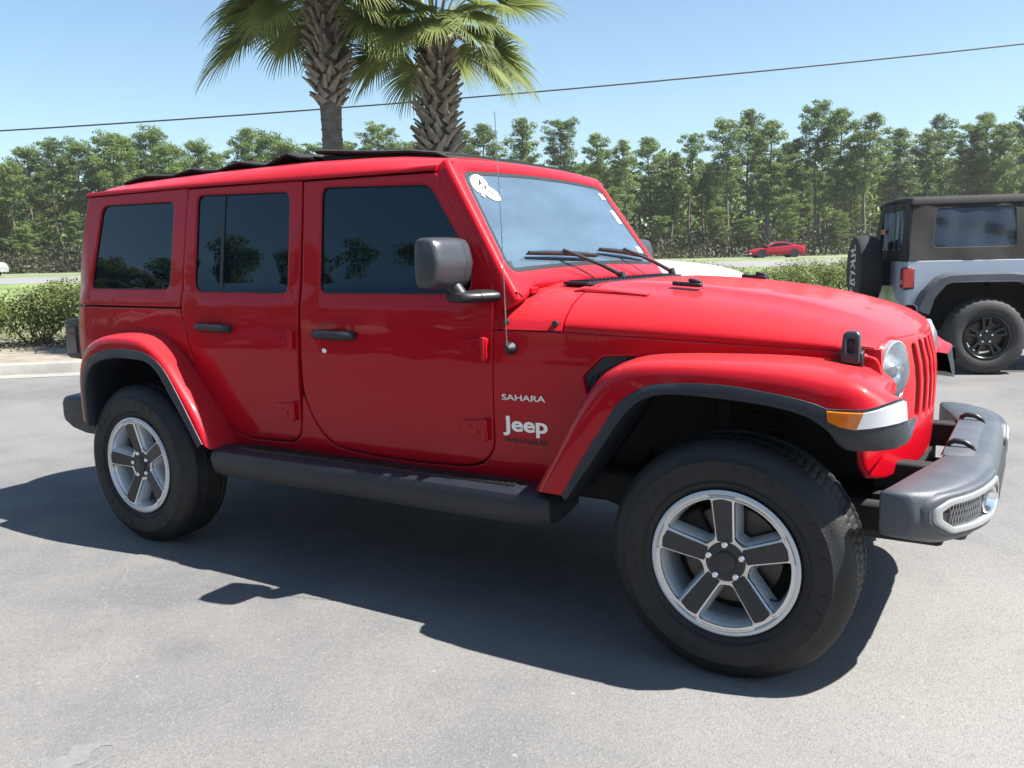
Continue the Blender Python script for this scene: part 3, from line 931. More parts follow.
# ---- side steps
for fl in (False, True):
    b = MB(); secs = []
    for x, k in ((-2.478,.15),(-2.470,.6),(-2.44,.9),(-2.38,1),(-1.9,1),(-1.2,1),(-.78,1),(-.69,.92),(-.645,.75),(-.632,.35)):
        q = []
        for y, z in ((.70,.50),(.78,.548),(.84,.556),(.895,.550),(.925,.535),(.937,.505),(.930,.450),(.912,.420),(.87,.410),(.78,.415),(.70,.44)):
            yy = .80+(y-.80)*(1 if y < .8 else (.4+.6*k)); zz = .485+(z-.485)*k
            q.append((x, -yy, zz))
        secs.append(q)
    b.loft(secs)
    st_ = b.build('side_step', M['trim'], car, flip=fl, angle=40)
    b = MB()
    b.prism(rc([(-2.3,.805),(-.8,.805),(-.8,.885),(-2.3,.885)], .02, 3, .3), lambda x, y: (x, -y, .5575), lambda x, y: (x, -y, .550))
    for i in range(60):
        b.box((-2.28+i*.0248, -.845, .5585), (.009, .07, .004))
    b.build('step_pad', M['seal'], st_, flip=fl, smooth=False)
    for x in (-2.2,-1.5,-.85):
        b = MB(); b.tube([(x,-.5,.50),(x,-.75,.47),(x,-.85,.45)], .02, 6)
        b.build('step_bracket', M['under'], st_, flip=fl)

# ---- mirrors
for fl in (False, True):
    b = MB()
    # housing: rounded block leaning back, deeper at the outer end
    secs = []
    for y, s, xr in ((-.800,.55,0),(-.806,.82,0),(-.822,.95,0),(-.86,1,0),(-.92,1,0),(-.97,.99,.004),(-1.000,.95,.012),(-1.014,.86,.02),(-1.020,.68,.03)):
        q = []
        x0, x1, z0, z1 = -1.146, -1.004-.5*max(0, -(y+.85))*.2, 1.288, 1.478
        x0 += .02*(abs(y)-.8); cx, cz = (x0+x1)/2, (z0+z1)/2; hx, hz = (x1-x0)/2, (z1-z0)/2
        for k in range(28):
            a = 2*PI*k/28
            ca, sa = math.cos(a), math.sin(a)
            n_ = 6.5
            rr = (abs(ca)**n_+abs(sa)**n_)**(-1/n_)
            px, pz = ca*rr, sa*rr
            front = max(0, px)
            q.append((cx+px*hx*s-(.018*front*abs(pz)), y, cz+pz*hz*(s*.5+.5)*(1-.10*front)))
        secs.append(q)
    b.loft(secs)
    mo = b.build('mirror', M['mirrorplastic'], car, flip=fl, angle=60)
    if not fl: flipcheck(mo)
    else: flipcheck(mo)
    b = MB(); b.prism(rc([(.812,1.302),(.995,1.302),(.995,1.462),(.812,1.462)], .02, 3, .3), lambda y, z: (-1.1475+.02*(y-.8), -y, z), lambda y, z: (-1.138, -y, z))
    b.build('mirror_glass', M['chrome'], mo, flip=fl, smooth=False)
    b = MB()
    secs = []
    for y, s in ((-.745,.9),(-.765,1),(-.80,1.0),(-.85,.92),(-.895,.78),(-.91,.5)):
        q = []
        cx = -.975-(abs(y)-.76)*.42; cz = 1.252
        for k in range(16):
            a = 2*PI*k/16
            q.append((cx+.068*s*math.cos(a), y, cz+.024*s*math.sin(a)+(.004 if math.sin(a) > 0 else 0)))
        secs.append(q)
    b.loft(secs)
    b.tube([(-1.03,-.87,1.255),(-1.06,-.88,1.30)], .03, 12)
    o = b.build('mirror_arm', M['seal'], mo, flip=fl, angle=50); flipcheck(o)

# ---- antenna
b = MB()
ax, az = -.862, 1.060; ay = -ysurf(ax, az)
b.lathe([(0,-.030),(.010,-.030),(.014,-.022),(.022,-.012),(.026,.0),(.026,.004)], (ax, ay, az), 'Y', 20)
ab = b.build('antenna_base', M['trim'], car)
b = MB()
b.tube([(ax, ay-.018, az+.0), (ax, ay-.030, az+.03)], [.007,.0045], 8)
b.tube([(ax, ay-.030, az+.03), (ax-.012, ay-.030, az+.45), (ax-.030, ay-.028, az+.86)], [.0021,.0018,.0015], 6)
b.build('antenna', M['steel'], ab)

# ---- badges
b = MB()
out = lambda x, z, h: side(x, z, -h-.001)
lettering(b, 'SAHARA', out, (-.905,-.722,.861,.884), .003, .012)
b.build('trim_badge', M['badge'], car, smooth=False)
b = MB(); lettering(b, 'Jeep', out, (-.906,-.716,.722,.800), .004, .028)
b.build('maker_badge', M['badge'], car, smooth=False)
b = MB(); lettering(b, 'WRANGLER', out, (-.904,-.718,.694,.712), .002, .012)
b.build('model_badge', M['blackbadge'], car, smooth=False)
b = MB()
lettering(b, 'SAHARA', out, (-.905,-.722,.861,.884), .003, .012)
lettering(b, 'Jeep', out, (-.906,-.716,.722,.800), .004, .028)
# far side badge, readable from that side
b.V = [(2*(-.811)-v[0], -v[1], v[2]) for v in b.V]
b.build('maker_badge', M['badge'], car, smooth=False)

# ---- front bumper
def fx(y):
    return cr([(0,.735),(.2,.735),(.45,.726),(.60,.703),(.70,.672),(.78,.632),(.82,.604),(.845,.578),(.860,.555)], abs(y))
b = MB(); secs = []
ys_ = [-.865,-.860,-.845,-.82,-.78,-.72,-.66,-.60,-.52,-.45,-.36,-.2,0,.2,.36,.45,.52,.60,.66,.72,.78,.82,.845,.860,.865]
for i, y in enumerate(ys_):
    a = abs(y); xf_ = fx(min(a, .858)); xr = lin([(0,.60),(.35,.575),(.55,.53),(.75,.480),(.86,.452)], a)
    zt = lin([(0,.708),(.35,.705),(.6,.700),(.86,.690)], a); zb = lin([(0,.49),(.4,.485),(.6,.495),(.75,.515),(.86,.548)], a)
    e = .012 if a > .863 else (.004 if a > .858 else 0)
    kf = min(1, (xf_-xr)/.2)
    q = [(xr+e, zt-.012-e), (xr+.02*kf, zt-.001-e), (xr+(xf_-xr)*.5, zt+.002-e), (xf_-.045*kf, zt-e), (xf_-.018*kf-e, zt-.008-e), (xf_-.003-e, zt-.028), (xf_+.004-e, zt-.07), (xf_+.002-e, (zt+zb)/2-.02), (xf_-.006-e, zb+.04), (xf_-.022*kf-e, zb+.014+e), (xf_-.055*kf, zb+e), (xr+.02*kf, zb+.004+e), (xr+e, zb+.02+e)]
    secs.append([(x, y, z) for x, z in q])
b.loft(secs)
bump = b.build('front_bumper', M['greyplastic'], car, angle=50); flipcheck(bump)
b = MB()   # raised centre tray on top of the bumper
secs = []
for y in (-.36,-.34,-.2,0,.2,.34,.36):
    k = 0 if abs(y) > .35 else 1
    xf_ = fx(y)-.05
    secs.append([(.57, y, .70), (.58, y, .704+.014*k), (xf_-.03, y, .704+.014*k), (xf_, y, .700)])
b.loft(secs, closed=False, cap=False)
o = b.build('bumper_tray', M['greyplastic'], bump); flipcheck(o)
for sgn in (-1, 1):
    fl = sgn > 0
    # fog lamp housing with a silver bezel
    def bz(a, z, d, pr=.022):
        return (fx(a)+pr+.002-d, -a, z)
    out_ = rc([(.39,.625),(.44,.672),(.795,.668),(.840,.645),(.838,.600),(.785,.560),(.50,.545),(.41,.570)], .015, 3, .04)
    b = MB(); panel(b, [(-p[0], p[1]) for p in out_], [[(-p[0], p[1]) for p in offs(out_ if area2(out_) > 0 else out_[::-1], .020)]], lambda a, z, d: bz(-a, z, d, .020), depth=.03, bev=.004, grid=.05)
    bb = b.build('fog_lamp_bezel', M['silverbezel'], bump, flip=fl, angle=40); weld(bb)
    out2 = rc([(.36,.630),(.42,.688),(.815,.684),(.854,.654),(.852,.590),(.795,.545),(.49,.527),(.38,.56)], .02, 3, .04)
    b = MB(); panel(b, [(-p[0], p[1]) for p in out2], [[(-p[0], p[1]) for p in offs(out_ if area2(out_) > 0 else out_[::-1], .014)]], lambda a, z, d: bz(-a, z, d, .013), depth=.05, bev=.010, grid=.05)
    o = b.build('fog_lamp_housing', M['greyplastic'], bump, flip=fl, angle=40); weld(o)
    b = MB()
    b.prism([(-p[0], p[1]) for p in rc([(.42,.62),(.46,.66),(.80,.655),(.825,.635),(.822,.60),(.775,.573),(.50,.558),(.43,.58)], .01, 2, .05)], lambda a, z: bz(-a, z, 0, .0075), lambda a, z: bz(-a, z, 0, .003))
    b.build('fog_lamp_backing', M['dash'], bb, flip=fl)
    b = MB()   # mesh insert
    for i in range(13):
        b.tube([bz(.645+i*.0125, .582, 0, .012), bz(.645+i*.0125-.02, .650, 0, .012)], .0016, 4)
        b.tube([bz(.625+i*.0125, .582, 0, .013), bz(.625+i*.0125+.02, .650, 0, .013)], .0016, 4)
    b.build('fog_lamp_mesh', M['steel'], bb, flip=fl)
    b = MB()
    c = Vector((fx(.53)+.008, -.53, .612)); nx = Vector((1, -.35, 0)).normalized()
    mt = Matrix.Translation(c) @ nx.to_track_quat('X', 'Z').to_matrix().to_4x4()
    b.lathe([(.002,-.02),(.02,-.012),(.038,.006),(.045,.010),(.048,.004),(.048,-.02)], (0,0,0), 'X', 28); b.xf(mt)
    fo = b.build('fog_lamp', M['chrome'], bb, flip=fl)
    b = MB(); b.lathe([(0,.014),(.02,.012),(.040,.006)], (0,0,0), 'X', 28); b.xf(mt)
    b.build('fog_lens', M['headglass'], fo, flip=fl)
    # tow hook
    b = MB()
    b.tube([(.585,-.27,.70),(.588,-.27,.728),(.605,-.27,.738),(.635,-.27,.736),(.660,-.27,.722),(.668,-.27,.70)], [.009,.009,.010,.010,.009,.009], 10)
    b.build('tow_hook', M['seal'], bump, flip=fl)
    b = MB()
    b.box((.47,-.40,.63),(.20,.07,.10))
    b.build('bumper_bracket', M['under'], bump, flip=fl, bevel=.01)
b = MB()   # lower valance and licence recess
b.box((.70,0,.58),(.10,.56,.10)); b.box((.60,0,.46),(.14,.9,.05))
b.build('bumper_valance', M['seal'], bump, bevel=.02)

# ---- rear bumper, tail lights, spare
b = MB(); secs = []
for y in (-.845,-.84,-.82,-.75,-.5,0,.5,.75,.82,.84,.845):
    a = abs(y); e = .02 if a > .843 else (.008 if a > .83 else 0)
    xr = -3.80+.05*max(0, (a-.7)/.14)**2
    secs.append([(x, y, z) for x, z in ((xr+.02,.555+e),(xr+e,.585+e),(xr+e,.665-e),(xr+.025,.692-e),(xr+.07,.70-e),(-3.56,.70-e),(-3.46,.69-e),(-3.46,.50+e),(-3.55,.50+e),(-3.66,.52+e))])
b.loft(secs); o = b.build('rear_bumper', M['trim'], car, angle=50); flipcheck(o)
for fl in (False, True):
    b = MB()
    b.loft([[(x, -.765-k, .895+g), (x, -.765-k, 1.115-g), (x, -.60, 1.115-g), (x, -.60, .895+g)] for x, k, g in ((-3.60,.012,0),(-3.745,.005,.004),(-3.775,.0,.012))])
    tl = b.build('tail_light', M['seal'], car, flip=fl, bevel=.008); flipcheck(tl)
    b = MB()
    b.box((-3.776,-.675,1.005),(.012,.13,.18)); b.box((-3.70,-.776,1.005),(.09,.010,.15))
    b.build('tail_lens', M['smokelens'], tl, flip=fl, bevel=.004)

# ---- wheels
def tyre_profile(r, w, rim_r):
    h = w/2
    return [(rim_r-.012, -h+.030), (rim_r, -h+.020), (rim_r+.010, -h+.010), (rim_r+.035, -h-.001), (rim_r+.065, -h-.006), (rim_r+.10, -h-.006), (r-.058, -h+.000), (r-.040, -h+.007), (r-.026, -h+.015), (r-.014, -h+.026), (r-.006, -h+.038)]
def tyre(mb, r, w, rim_r, knobs=88, depth=.008, chunky=False):
    pr = tyre_profile(r, w, rim_r)
    h = w/2
    tread = [-h+.044, -h+.060, -h+.064, -.042, -.038, -.032, -.004, .004, .032, .038, .042, h-.064, h-.060, h-.044]
    groove = {3:0,4:1,5:0,6:1,7:1,8:0,9:1,10:0,1:0,2:1,11:1,12:0}
    rows = [(a, c, 0) for a, c in pr]
    for i, y in enumerate(tread):
        g = groove.get(i, 0)
        rows.append((r-(depth if g else 0)-.004*(abs(y)/h)**3, y, 2 if i in (0, 1, 12, 13) else 1))
    rows += [(a, -c, 0) for a, c in reversed(pr)]
    N = knobs*4; V = []; F = []
    for i in range(N):
        a = 2*PI*i/N; ph = i % 4
        for j, (rr, y, kind) in enumerate(rows):
            q = rr
            if kind and ph == 0: q -= depth*((.9 if chunky else .35) if kind == 2 else .32)
            if chunky and kind == 0 and 9 <= min(j, len(rows)-1-j) <= 10 and ph in (0, 1): q -= .008
            ang = a+(.02*(y/h) if kind == 1 else 0)
            V.append((q*math.cos(ang), y, q*math.sin(ang)))
    k = len(rows)
    for i in range(N):
        for j in range(k-1):
            F.append((i*k+j, ((i+1) % N)*k+j, ((i+1) % N)*k+j+1, i*k+j+1))
    mb.add(V, F)

def make_wheel(parent, hub, rot):
    """rot: turn of the spokes; the outer face looks to -y in local coordinates, hub is the wheel's own origin"""
    global OFF
    keep = OFF; OFF = Vector((0, 0, 0))
    rr = .2285; w = .262; r = .405
    b = MB(); FY = -.100        # outer face plane
    # rim: barrel and lip
    b.lathe([(rr+.014,-.121),(rr+.016,-.127),(rr+.010,-.131),(rr+.004,-.131),(rr-.001,-.124),(rr-.004,-.105),(rr-.010,-.07),(rr-.018,-.02),(rr-.022,.04),(rr-.016,.09),(rr+.004,.11)], (0,0,0), 'Y', 80)
    rim = b.build('wheel', M['alloypaint'], parent, angle=50)
    b = MB()
    # spoke disc with five windows
    def sm(a, c, d):
        q = math.hypot(a, c)
        return (a, -.1275+.034*max(0, 1-(q/.215))**1.1+d, c)
    holes = []
    for k in range(5):
        a0 = rot+PI/2+2*PI*k/5+PI/5
        u = Vector((math.cos(a0), math.sin(a0))); v = Vector((-u.y, u.x))
        ro = .2185; ri = .085
        so_ = .040; si = .032       # half widths of a spoke at rim and hub
        angO = PI/5-math.asin(so_/ro); angI = PI/5-math.asin(min(.99, si/ri))
        pts = [Vector((math.cos(a0+angO*t), math.sin(a0+angO*t)))*ro for t in (-1,-.6,-.2,.2,.6,1)]
        pts += [u*ri*math.cos(angI)*.98+v*ri*math.sin(angI)*.9, u*ri*math.cos(angI)*.98-v*ri*math.sin(angI)*.9]
        holes.append(rc([tuple(p) for p in pts], [.018,.001,.001,.001,.001,.018,.010,.010], 3, .03))
    panel(b, circ(0, 0, .2285, 90), holes, sm, depth=.055, bev=.006, grid=.03)
    o = b.build('spokes', M['alloy'], rim, angle=40); weld(o)
    b = MB()
    for h_ in holes:     # cast pockets: sloping walls between the spokes
        P0 = h_ if area2(h_) > 0 else h_[::-1]
        rings = [(offs(P0, -.001), .010), (offs(P0, .005), .024), (offs(P0, .010), .046), (offs(P0, .012), .070)]
        k_ = len(P0)
        for (A_, da), (B_, db) in zip(rings, rings[1:]):
            b.add([sm(p[0], p[1], da) for p in A_]+[sm(p[0], p[1], db) for p in B_], [(i, i+k_, (i+1) % k_+k_, (i+1) % k_) for i in range(k_)])
    b.build('spoke_pockets', M['alloypaint'], rim, angle=50)
    b = MB()
    for k in range(5):
        a0 = rot+PI/2+2*PI*k/5
        u = Vector((math.cos(a0), math.sin(a0))); v = Vector((-u.y, u.x))
        P = [u*.066+v*.025, u*.066-v*.025, u*.208-v*.032, u*.215, u*.208+v*.032]
        P = rc([tuple(p) for p in P], .006, 3, .03)
        if area2(P) < 0: P = P[::-1]
        b.prism(P, lambda a, c: sm(a, c, -.0015), lambda a, c: sm(a, c, .003))
    P = circ(0, 0, .066, 40)
    b.prism(P, lambda a, c: sm(a, c, -.0010), lambda a, c: sm(a, c, .003))
    b.build('spoke_inlay', M['spokegrey'], rim, angle=30)
    b = MB(); b.lathe([(0,-.018),(.026,-.018),(.034,-.015),(.037,-.008),(.037,.01)], (0,-.096,0), 'Y', 32)
    b.build('hub_cap', M['spokegrey'], rim, angle=40)
    for k in range(5):
        a0 = rot+PI/2+2*PI*k/5
        lx, lz = math.cos(a0)*.0575, math.sin(a0)*.0575
        b = MB(); b.lathe([(0,-.024),(.008,-.0235),(.0115,-.019),(.012,.0)], (lx,-.095,lz), 'Y', 12)
        b.build('lug_nut', M['chrome'], rim, angle=30)
    b = MB(); tyre(b, r, w, rr+.012)
    # faint raised ring and lettering blocks on the sidewall
    for k in range(34):
        a = 2*PI*k/34
        if (k*7) % 5 == 0 or 8 < k < 12 or 24 < k < 28: continue
        q = Matrix.Rotation(-a, 3, 'Y')
        b.box(q @ Vector((.318, -.1375, 0)), (.026, .0030, .018), q)
    b.lathe([(.268,-.1355),(.270,-.1385),(.273,-.1355)], (0,0,0), 'Y', 80)
    t = b.build('tyre', M['rubber'], rim, angle=35)
    b = MB()
    b.lathe([(.05,-.020),(.165,-.020),(.165,.005),(.05,.005)], (0,0,0), 'Y', 48)
    b.lathe([(.0,-.05),(.06,-.05),(.075,-.02)], (0,0,0), 'Y', 24)
    b.build('brake_disc', M['rotor'], rim, angle=40)
    b = MB(); b.tube([(.165,-.09,-.11),(.150,-.115,-.10)], .004, 6); b.build('valve_stem', M['under'], rim)
    b = MB(); b.box((-.12,-.01,.07),(.09,.07,.13), Matrix.Rotation(-.5, 3, 'Y'))
    b.build('brake_caliper', M['under'], rim, bevel=.01)
    b = MB(); b.lathe([(.02,.03),(.215,.03)], (0,0,0), 'Y', 40)
    b.build('backing_plate', M['under'], rim)
    OFF = keep
    rim.location = Vector(hub)-OFF
    return rim
YW = -.793
wf_ = make_wheel(car, (0, YW, .402), R(2))
wf_.rotation_euler = (0, 0, R(1.5))
wr_ = make_wheel(car, (-3.008, YW, .402), R(12))
for hub, src in (((0, -YW, .402), wf_), ((-3.008, -YW, .402), wr_)):
    c = copy_tree(src, car); c.location = Vector(hub)-OFF; c.rotation_euler = (0, 0, PI)
sp_ = copy_tree(wr_, car); sp_.location = Vector((-3.80, 0, 1.0))-OFF; sp_.rotation_euler = (0, 0, -PI/2)

# ---- chassis and running gear
b = MB()
b.box((-1.55,0,.50),(4.0,1.05,.12)); b.box((-.16,0,.80),(1.05,.76,.42)); b.box((-3.0,0,.62),(1.1,.78,.3))
for s in (-1, 1):
    b.box((-1.5,s*.40,.46),(4.2,.08,.12))
b.build('chassis', M['under'], car, bevel=.02)
b = MB(); x = -3.008
b.tube([(x,-.70,.395),(x,.70,.395)], .042, 12); b.lathe([(0,-.16),(.08,-.14),(.125,-.06),(.135,0),(.125,.06),(.08,.14),(0,.16)], (x-.02,0,.395), 'X', 20)
b.build('rear_axle', M['under'], car, angle=40)
b = MB(); x = 0
b.tube([(x,-.70,.395),(x,.70,.395)], .042, 12); b.lathe([(0,-.16),(.08,-.14),(.125,-.06),(.135,0),(.125,.06),(.08,.14),(0,.16)], (x-.02,.18,.395), 'X', 20)
b.tube([(.16,-.62,.36),(.16,.62,.36)], .018, 8); b.tube([(.13,.5,.42),(.13,-.55,.42)], .018, 8)
for s in (-1, 1):
    b.tube([(0,s*.60,.33),(-.75,s*.42,.46)], .028, 8); b.tube([(-3.0,s*.60,.33),(-2.3,s*.42,.46)], .028, 8)
    b.tube([(-.10,s*.62,.35),(-.13,s*.52,.86)], .030, 10); b.tube([(-3.14,s*.60,.34),(-3.10,s*.5,.82)], .030, 10)
    pts = []
    for i in range(70):
        a = i*.62; pts.append((.02+.058*math.cos(a), s*.50+.058*math.sin(a), .44+i*.0058))
    b_ = MB(); b_.tube(pts, .008, 5); b_.build('coil_spring', M['under'], car)
b.tube([(.35,-.45,.50),(.45,-.2,.42),(.45,.2,.42),(.35,.45,.5)], .02, 6)
b.box((.43,0,.52),(.10,1.0,.12))
b.build('front_axle', M['under'], car, angle=40)

# ---- cabin
b = MB()
b.box((-2.2,0,.66),(2.6,1.36,.06))
def seatshape(b, x, y):
    secs = []
    for z, hw, dx, th in ((.92,.24,.0,.07),(1.05,.25,-.03,.08),(1.2,.24,-.06,.08),(1.32,.20,-.085,.065),(1.36,.15,-.095,.04)):
        secs.append([(x+dx-th, y-hw, z),(x+dx-th, y+hw, z),(x+dx, y+hw*1.0, z),(x+dx+.03, y+hw*.8, z),(x+dx+.03, y-hw*.8, z),(x+dx, y-hw, z)])
    b.loft(secs)
    secs = []
    for xx, z in ((0,.98),(.1,.97),(.4,.96),(.5,.92)):
        secs.append([(x+xx, y-.25, z-.16),(x+xx, y+.25, z-.16),(x+xx, y+.25, z),(x+xx, y-.25, z)])
    b.loft(secs)
    secs = []
    for z, hw in ((1.40,.09),(1.42,.12),(1.52,.125),(1.57,.10)):
        secs.append([(x-.14, y-hw, z),(x-.14, y+hw, z),(x-.07, y+hw, z),(x-.07, y-hw, z)])
    b.loft(secs)
    b.tube([(x-.105, y-.05, 1.34),(x-.105, y-.05, 1.42)], .008, 6); b.tube([(x-.105, y+.05, 1.34),(x-.105, y+.05, 1.42)], .008, 6)
b2 = MB()
for y in (-.36,.36): seatshape(b2, -1.78, y)
for y in (-.40,0,.40): seatshape(b2, -2.62, y)
b.build('cabin_floor', M['under'], car)
b2.build('seats', M['seat'], car, bevel=.02, angle=50)
b = MB()
secs = []
for y in (-.70,-.4,0,.4,.70):
    k = .03 if abs(y-.38) < .2 else 0
    secs.append([(-.92, y, 1.14), (-.90, y, 1.26), (-.95, y, 1.295), (-1.10, y, 1.315+k), (-1.22, y, 1.30+k), (-1.27, y, 1.24), (-1.25, y, 1.0)])
b.loft(secs)
b.build('dashboard', M['dash'], car, angle=40)
b = MB()
pts = []
for i in range(25):
    a = 2*PI*i/24; pts.append((-1.42+.07*math.sin(a), .38+.185*math.cos(a), 1.20+.17*math.sin(a)))
b.tube(pts, .014, 8); b.tube([(-1.28,.38,1.14),(-1.41,.38,1.20)], .03, 8); b.box((-1.415,.38,1.20),(.02,.34,.03)); b.box((-1.415,.38,1.20),(.03,.10,.09))
b.build('steering_wheel', M['dash'], car, angle=50)
b = MB(); b.box((-1.20,0,1.665),(.03,.24,.06)); b.tube([(-1.19,0,1.69),(-1.155,0,1.72)], .01, 6)
b.build('rear_view_mirror', M['dash'], car, bevel=.01)
b = MB()   # roll cage hoops
for s in (-1, 1):
    b.tube([(-1.05,s*.68,1.25),(-1.25,s*.62,1.72),(-1.9,s*.60,1.77),(-3.2,s*.60,1.75),(-3.45,s*.66,1.2)], .028, 8)
b.tube([(-1.95,-.68,1.0),(-1.93,-.62,1.74),(-1.93,.62,1.74),(-1.95,.68,1.0)], .028, 8)
b.build('roll_cage', M['dash'], car)
# papers and cable lying on the dash
b = MB(); b.prism([(-1.00,-.20),(-.97,.02),(-1.06,.04),(-1.09,-.18)], lambda x, y: (x, y, 1.345+(x+1.0)*.6), lambda x, y: (x, y, 1.342+(x+1.0)*.6))
b.build('dash_papers', M['sticker'], car)

# ---- wipers
for y0, y1 in ((-.02,-.56),(.58,.06)):
    b = MB()
    piv = Vector((-.76, y0, 1.310)); el = Vector(wmap((y0+y1)/2-.03, .055, -.035)); 
    b.tube([piv+Vector((.01,.0,-.02)), piv+Vector((0,0,.012))], .018, 10)
    b.tube([piv, piv+(el-piv)*.35+Vector((0,0,.006)), el], [.011,.009,.006], 8)
    wa = b.build('wiper', M['seal'], wf, angle=50)
    b = MB()
    a_, c_ = min(.64, y0+.02), y1
    p = [Vector(wmap(a_+(c_-a_)*t, .030+.035*t, -.018)) for t in (0,.25,.5,.75,1)]
    b.tube(p, [.006,.010,.012,.010,.006], 6)
    p2 = [Vector(wmap(a_+(c_-a_)*t, .030+.035*t, -.006)) for t in (0,.5,1)]
    b.tube(p2, .004, 5)
    b.build('wiper_blade', M['seal'], wa, angle=60)
OFF = Vector((0, 0, 0))
# ================================================================== GROUND, ROAD, KERB
FH = Vector((F_.x, F_.y, 0)).normalized(); SH = Vector((FH.y, -FH.x, 0))
C0 = Vector((CP.x, CP.y, 0))
KN = [(-400,0),(0,0),(20,0),(30,.30),(42,.56),(57,.68),(72,.71),(95,.76),(200,.85),(1500,1.0)]
def hg(d): return lin(KN, d)
def W(s, d, z=0.0): q = C0+SH*s+FH*d; return Vector((q.x, q.y, hg(d)+z))
def at2(px, d, z=0.0):
    """ground point seen in an image column at a depth"""
    p = at(px, d); return W((p-C0).dot(SH), (p-C0).dot(FH), z)
def sheet(name, s0, s1, d0, d1, z, m, curve=0):
    rows = sorted(set([d0, d1]+[k for k, _ in KN if d0 < k < d1]))
    ss = [s0+(s1-s0)*i/6 for i in range(7)]
    V = [tuple(W(s, d, z)) for d in rows for s in ss]
    F = [(i*7+j, i*7+j+1, (i+1)*7+j+1, (i+1)*7+j) for i in range(len(rows)-1) for j in range(6)]
    o = mesh_obj(name, V, F, m, None, smooth=False); tag(o, kind='structure'); return o

def asphalt_mat(name, base, light, warm):
    m = bpy.data.materials.new(name); m.use_nodes = True; nt = m.node_tree; b = nt.nodes['Principled BSDF']
    tc = nt.nodes.new('ShaderNodeTexCoord')
    def noise_(sc, det=5, rough=.6, dim='3D'):
        n = nt.nodes.new('ShaderNodeTexNoise'); n.inputs['Scale'].default_value = sc; n.inputs['Detail'].default_value = det
        n.inputs['Roughness'].default_value = rough; lk(nt, tc.outputs['Object'], n.inputs['Vector']); return n.outputs['Fac']
    def rmp(v, a, b_, c, d):
        r = nt.nodes.new('ShaderNodeMapRange'); r.inputs['From Min'].default_value = a; r.inputs['From Max'].default_value = b_
        r.inputs['To Min'].default_value = c; r.inputs['To Max'].default_value = d; lk(nt, v, r.inputs['Value']); return r.outputs[0]
    def mixc(f, A, B):
        x = nt.nodes.new('ShaderNodeMix'); x.data_type = 'RGBA'
        if isinstance(f, float): x.inputs['Factor'].default_value = f
        else: lk(nt, f, x.inputs['Factor'])
        for k, v in (('A', A), ('B', B)):
            if isinstance(v, tuple): x.inputs[k].default_value = (*v, 1)
            else: lk(nt, v, x.inputs[k])
        return x.outputs['Result']
    c = mixc(rmp(noise_(.33, 6, .62), .42, .60, 0, 1), base, light)        # wide worn areas
    c = mixc(rmp(noise_(1.3, 6, .7), .42, .70, 0, .75), c, warm)            # sandy patches
    # bleached, sandy wear on the driven area ahead of the red car
    vdst = nt.nodes.new('ShaderNodeVectorMath'); vdst.operation = 'DISTANCE'; vdst.inputs[1].default_value = (1.9, -.4, 0); lk(nt, tc.outputs['Object'], vdst.inputs[0])
    nw = noise_(1.1, 6, .65); aw = nt.nodes.new('ShaderNodeMath'); aw.operation = 'MULTIPLY_ADD'; aw.inputs[1].default_value = 2.2; lk(nt, nw, aw.inputs[0]); lk(nt, vdst.outputs['Value'], aw.inputs[2])
    c = mixc(rmp(aw.outputs[0], 2.3, 3.5, .9, 0), c, (.190,.184,.174))
    # aggregate: small stones, light and dark
    vo = nt.nodes.new('ShaderNodeTexVoronoi'); vo.inputs['Scale'].default_value = 150; lk(nt, tc.outputs['Object'], vo.inputs['Vector'])
    sp = nt.nodes.new('ShaderNodeSeparateXYZ'); lk(nt, vo.outputs['Color'], sp.inputs[0])
    c = mixc(rmp(sp.outputs['X'], .72, 1.0, 0, .32), c, (.24,.235,.225))
    c = mixc(rmp(sp.outputs['Y'], .70, 1.0, 0, .30), c, (.055,.055,.057))
    n3 = noise_(38, 3, .7); c = mixc(rmp(n3, .50, .72, 0, .25), c, (.085,.085,.088))
    # dark drips / stains
    st = noise_(1.5, 3, .5); c = mixc(rmp(st, .64, .72, 0, .30), c, (.08,.078,.08))
    vd = nt.nodes.new('ShaderNodeTexVoronoi'); vd.inputs['Scale'].default_value = 1.9; lk(nt, tc.outputs['Object'], vd.inputs['Vector'])
    c = mixc(rmp(vd.outputs['Distance'], .018, .030, .55, 0), c, (.03,.03,.031))      # tar drips and grit
    ve = nt.nodes.new('ShaderNodeTexVoronoi'); ve.inputs['Scale'].default_value = 5.3; lk(nt, tc.outputs['Object'], ve.inputs['Vector'])
    c = mixc(rmp(ve.outputs['Distance'], .030, .045, .5, 0), c, (.30,.28,.25))
    # hairline cracks
    wv = nt.nodes.new('ShaderNodeTexVoronoi'); wv.feature = 'DISTANCE_TO_EDGE'; wv.inputs['Scale'].default_value = .27
    mp_ = nt.nodes.new('ShaderNodeMixRGB'); mp_.blend_type = 'ADD'; mp_.inputs['Fac'].default_value = .55
    nn = nt.nodes.new('ShaderNodeTexNoise'); nn.inputs['Scale'].default_value = 1.7; nn.inputs['Detail'].default_value = 7
    lk(nt, tc.outputs['Object'], nn.inputs['Vector']); lk(nt, tc.outputs['Object'], mp_.inputs[1]); lk(nt, nn.outputs['Color'], mp_.inputs[2])
    lk(nt, mp_.outputs[0], wv.inputs['Vector'])
    c = mixc(rmp(wv.outputs['Distance'], .0, .0012, .22, 0), c, (.26,.25,.24))
    lk(nt, c, b.inputs['Base Color'])
    b.inputs['Roughness'].default_value = .85; b.inputs['Specular IOR Level'].default_value = .3
    bp = nt.nodes.new('ShaderNodeBump'); bp.inputs['Strength'].default_value = .35; bp.inputs['Distance'].default_value = .004
    lk(nt, vo.outputs['Distance'], bp.inputs['Height']); lk(nt, bp.outputs[0], b.inputs['Normal'])
    return m
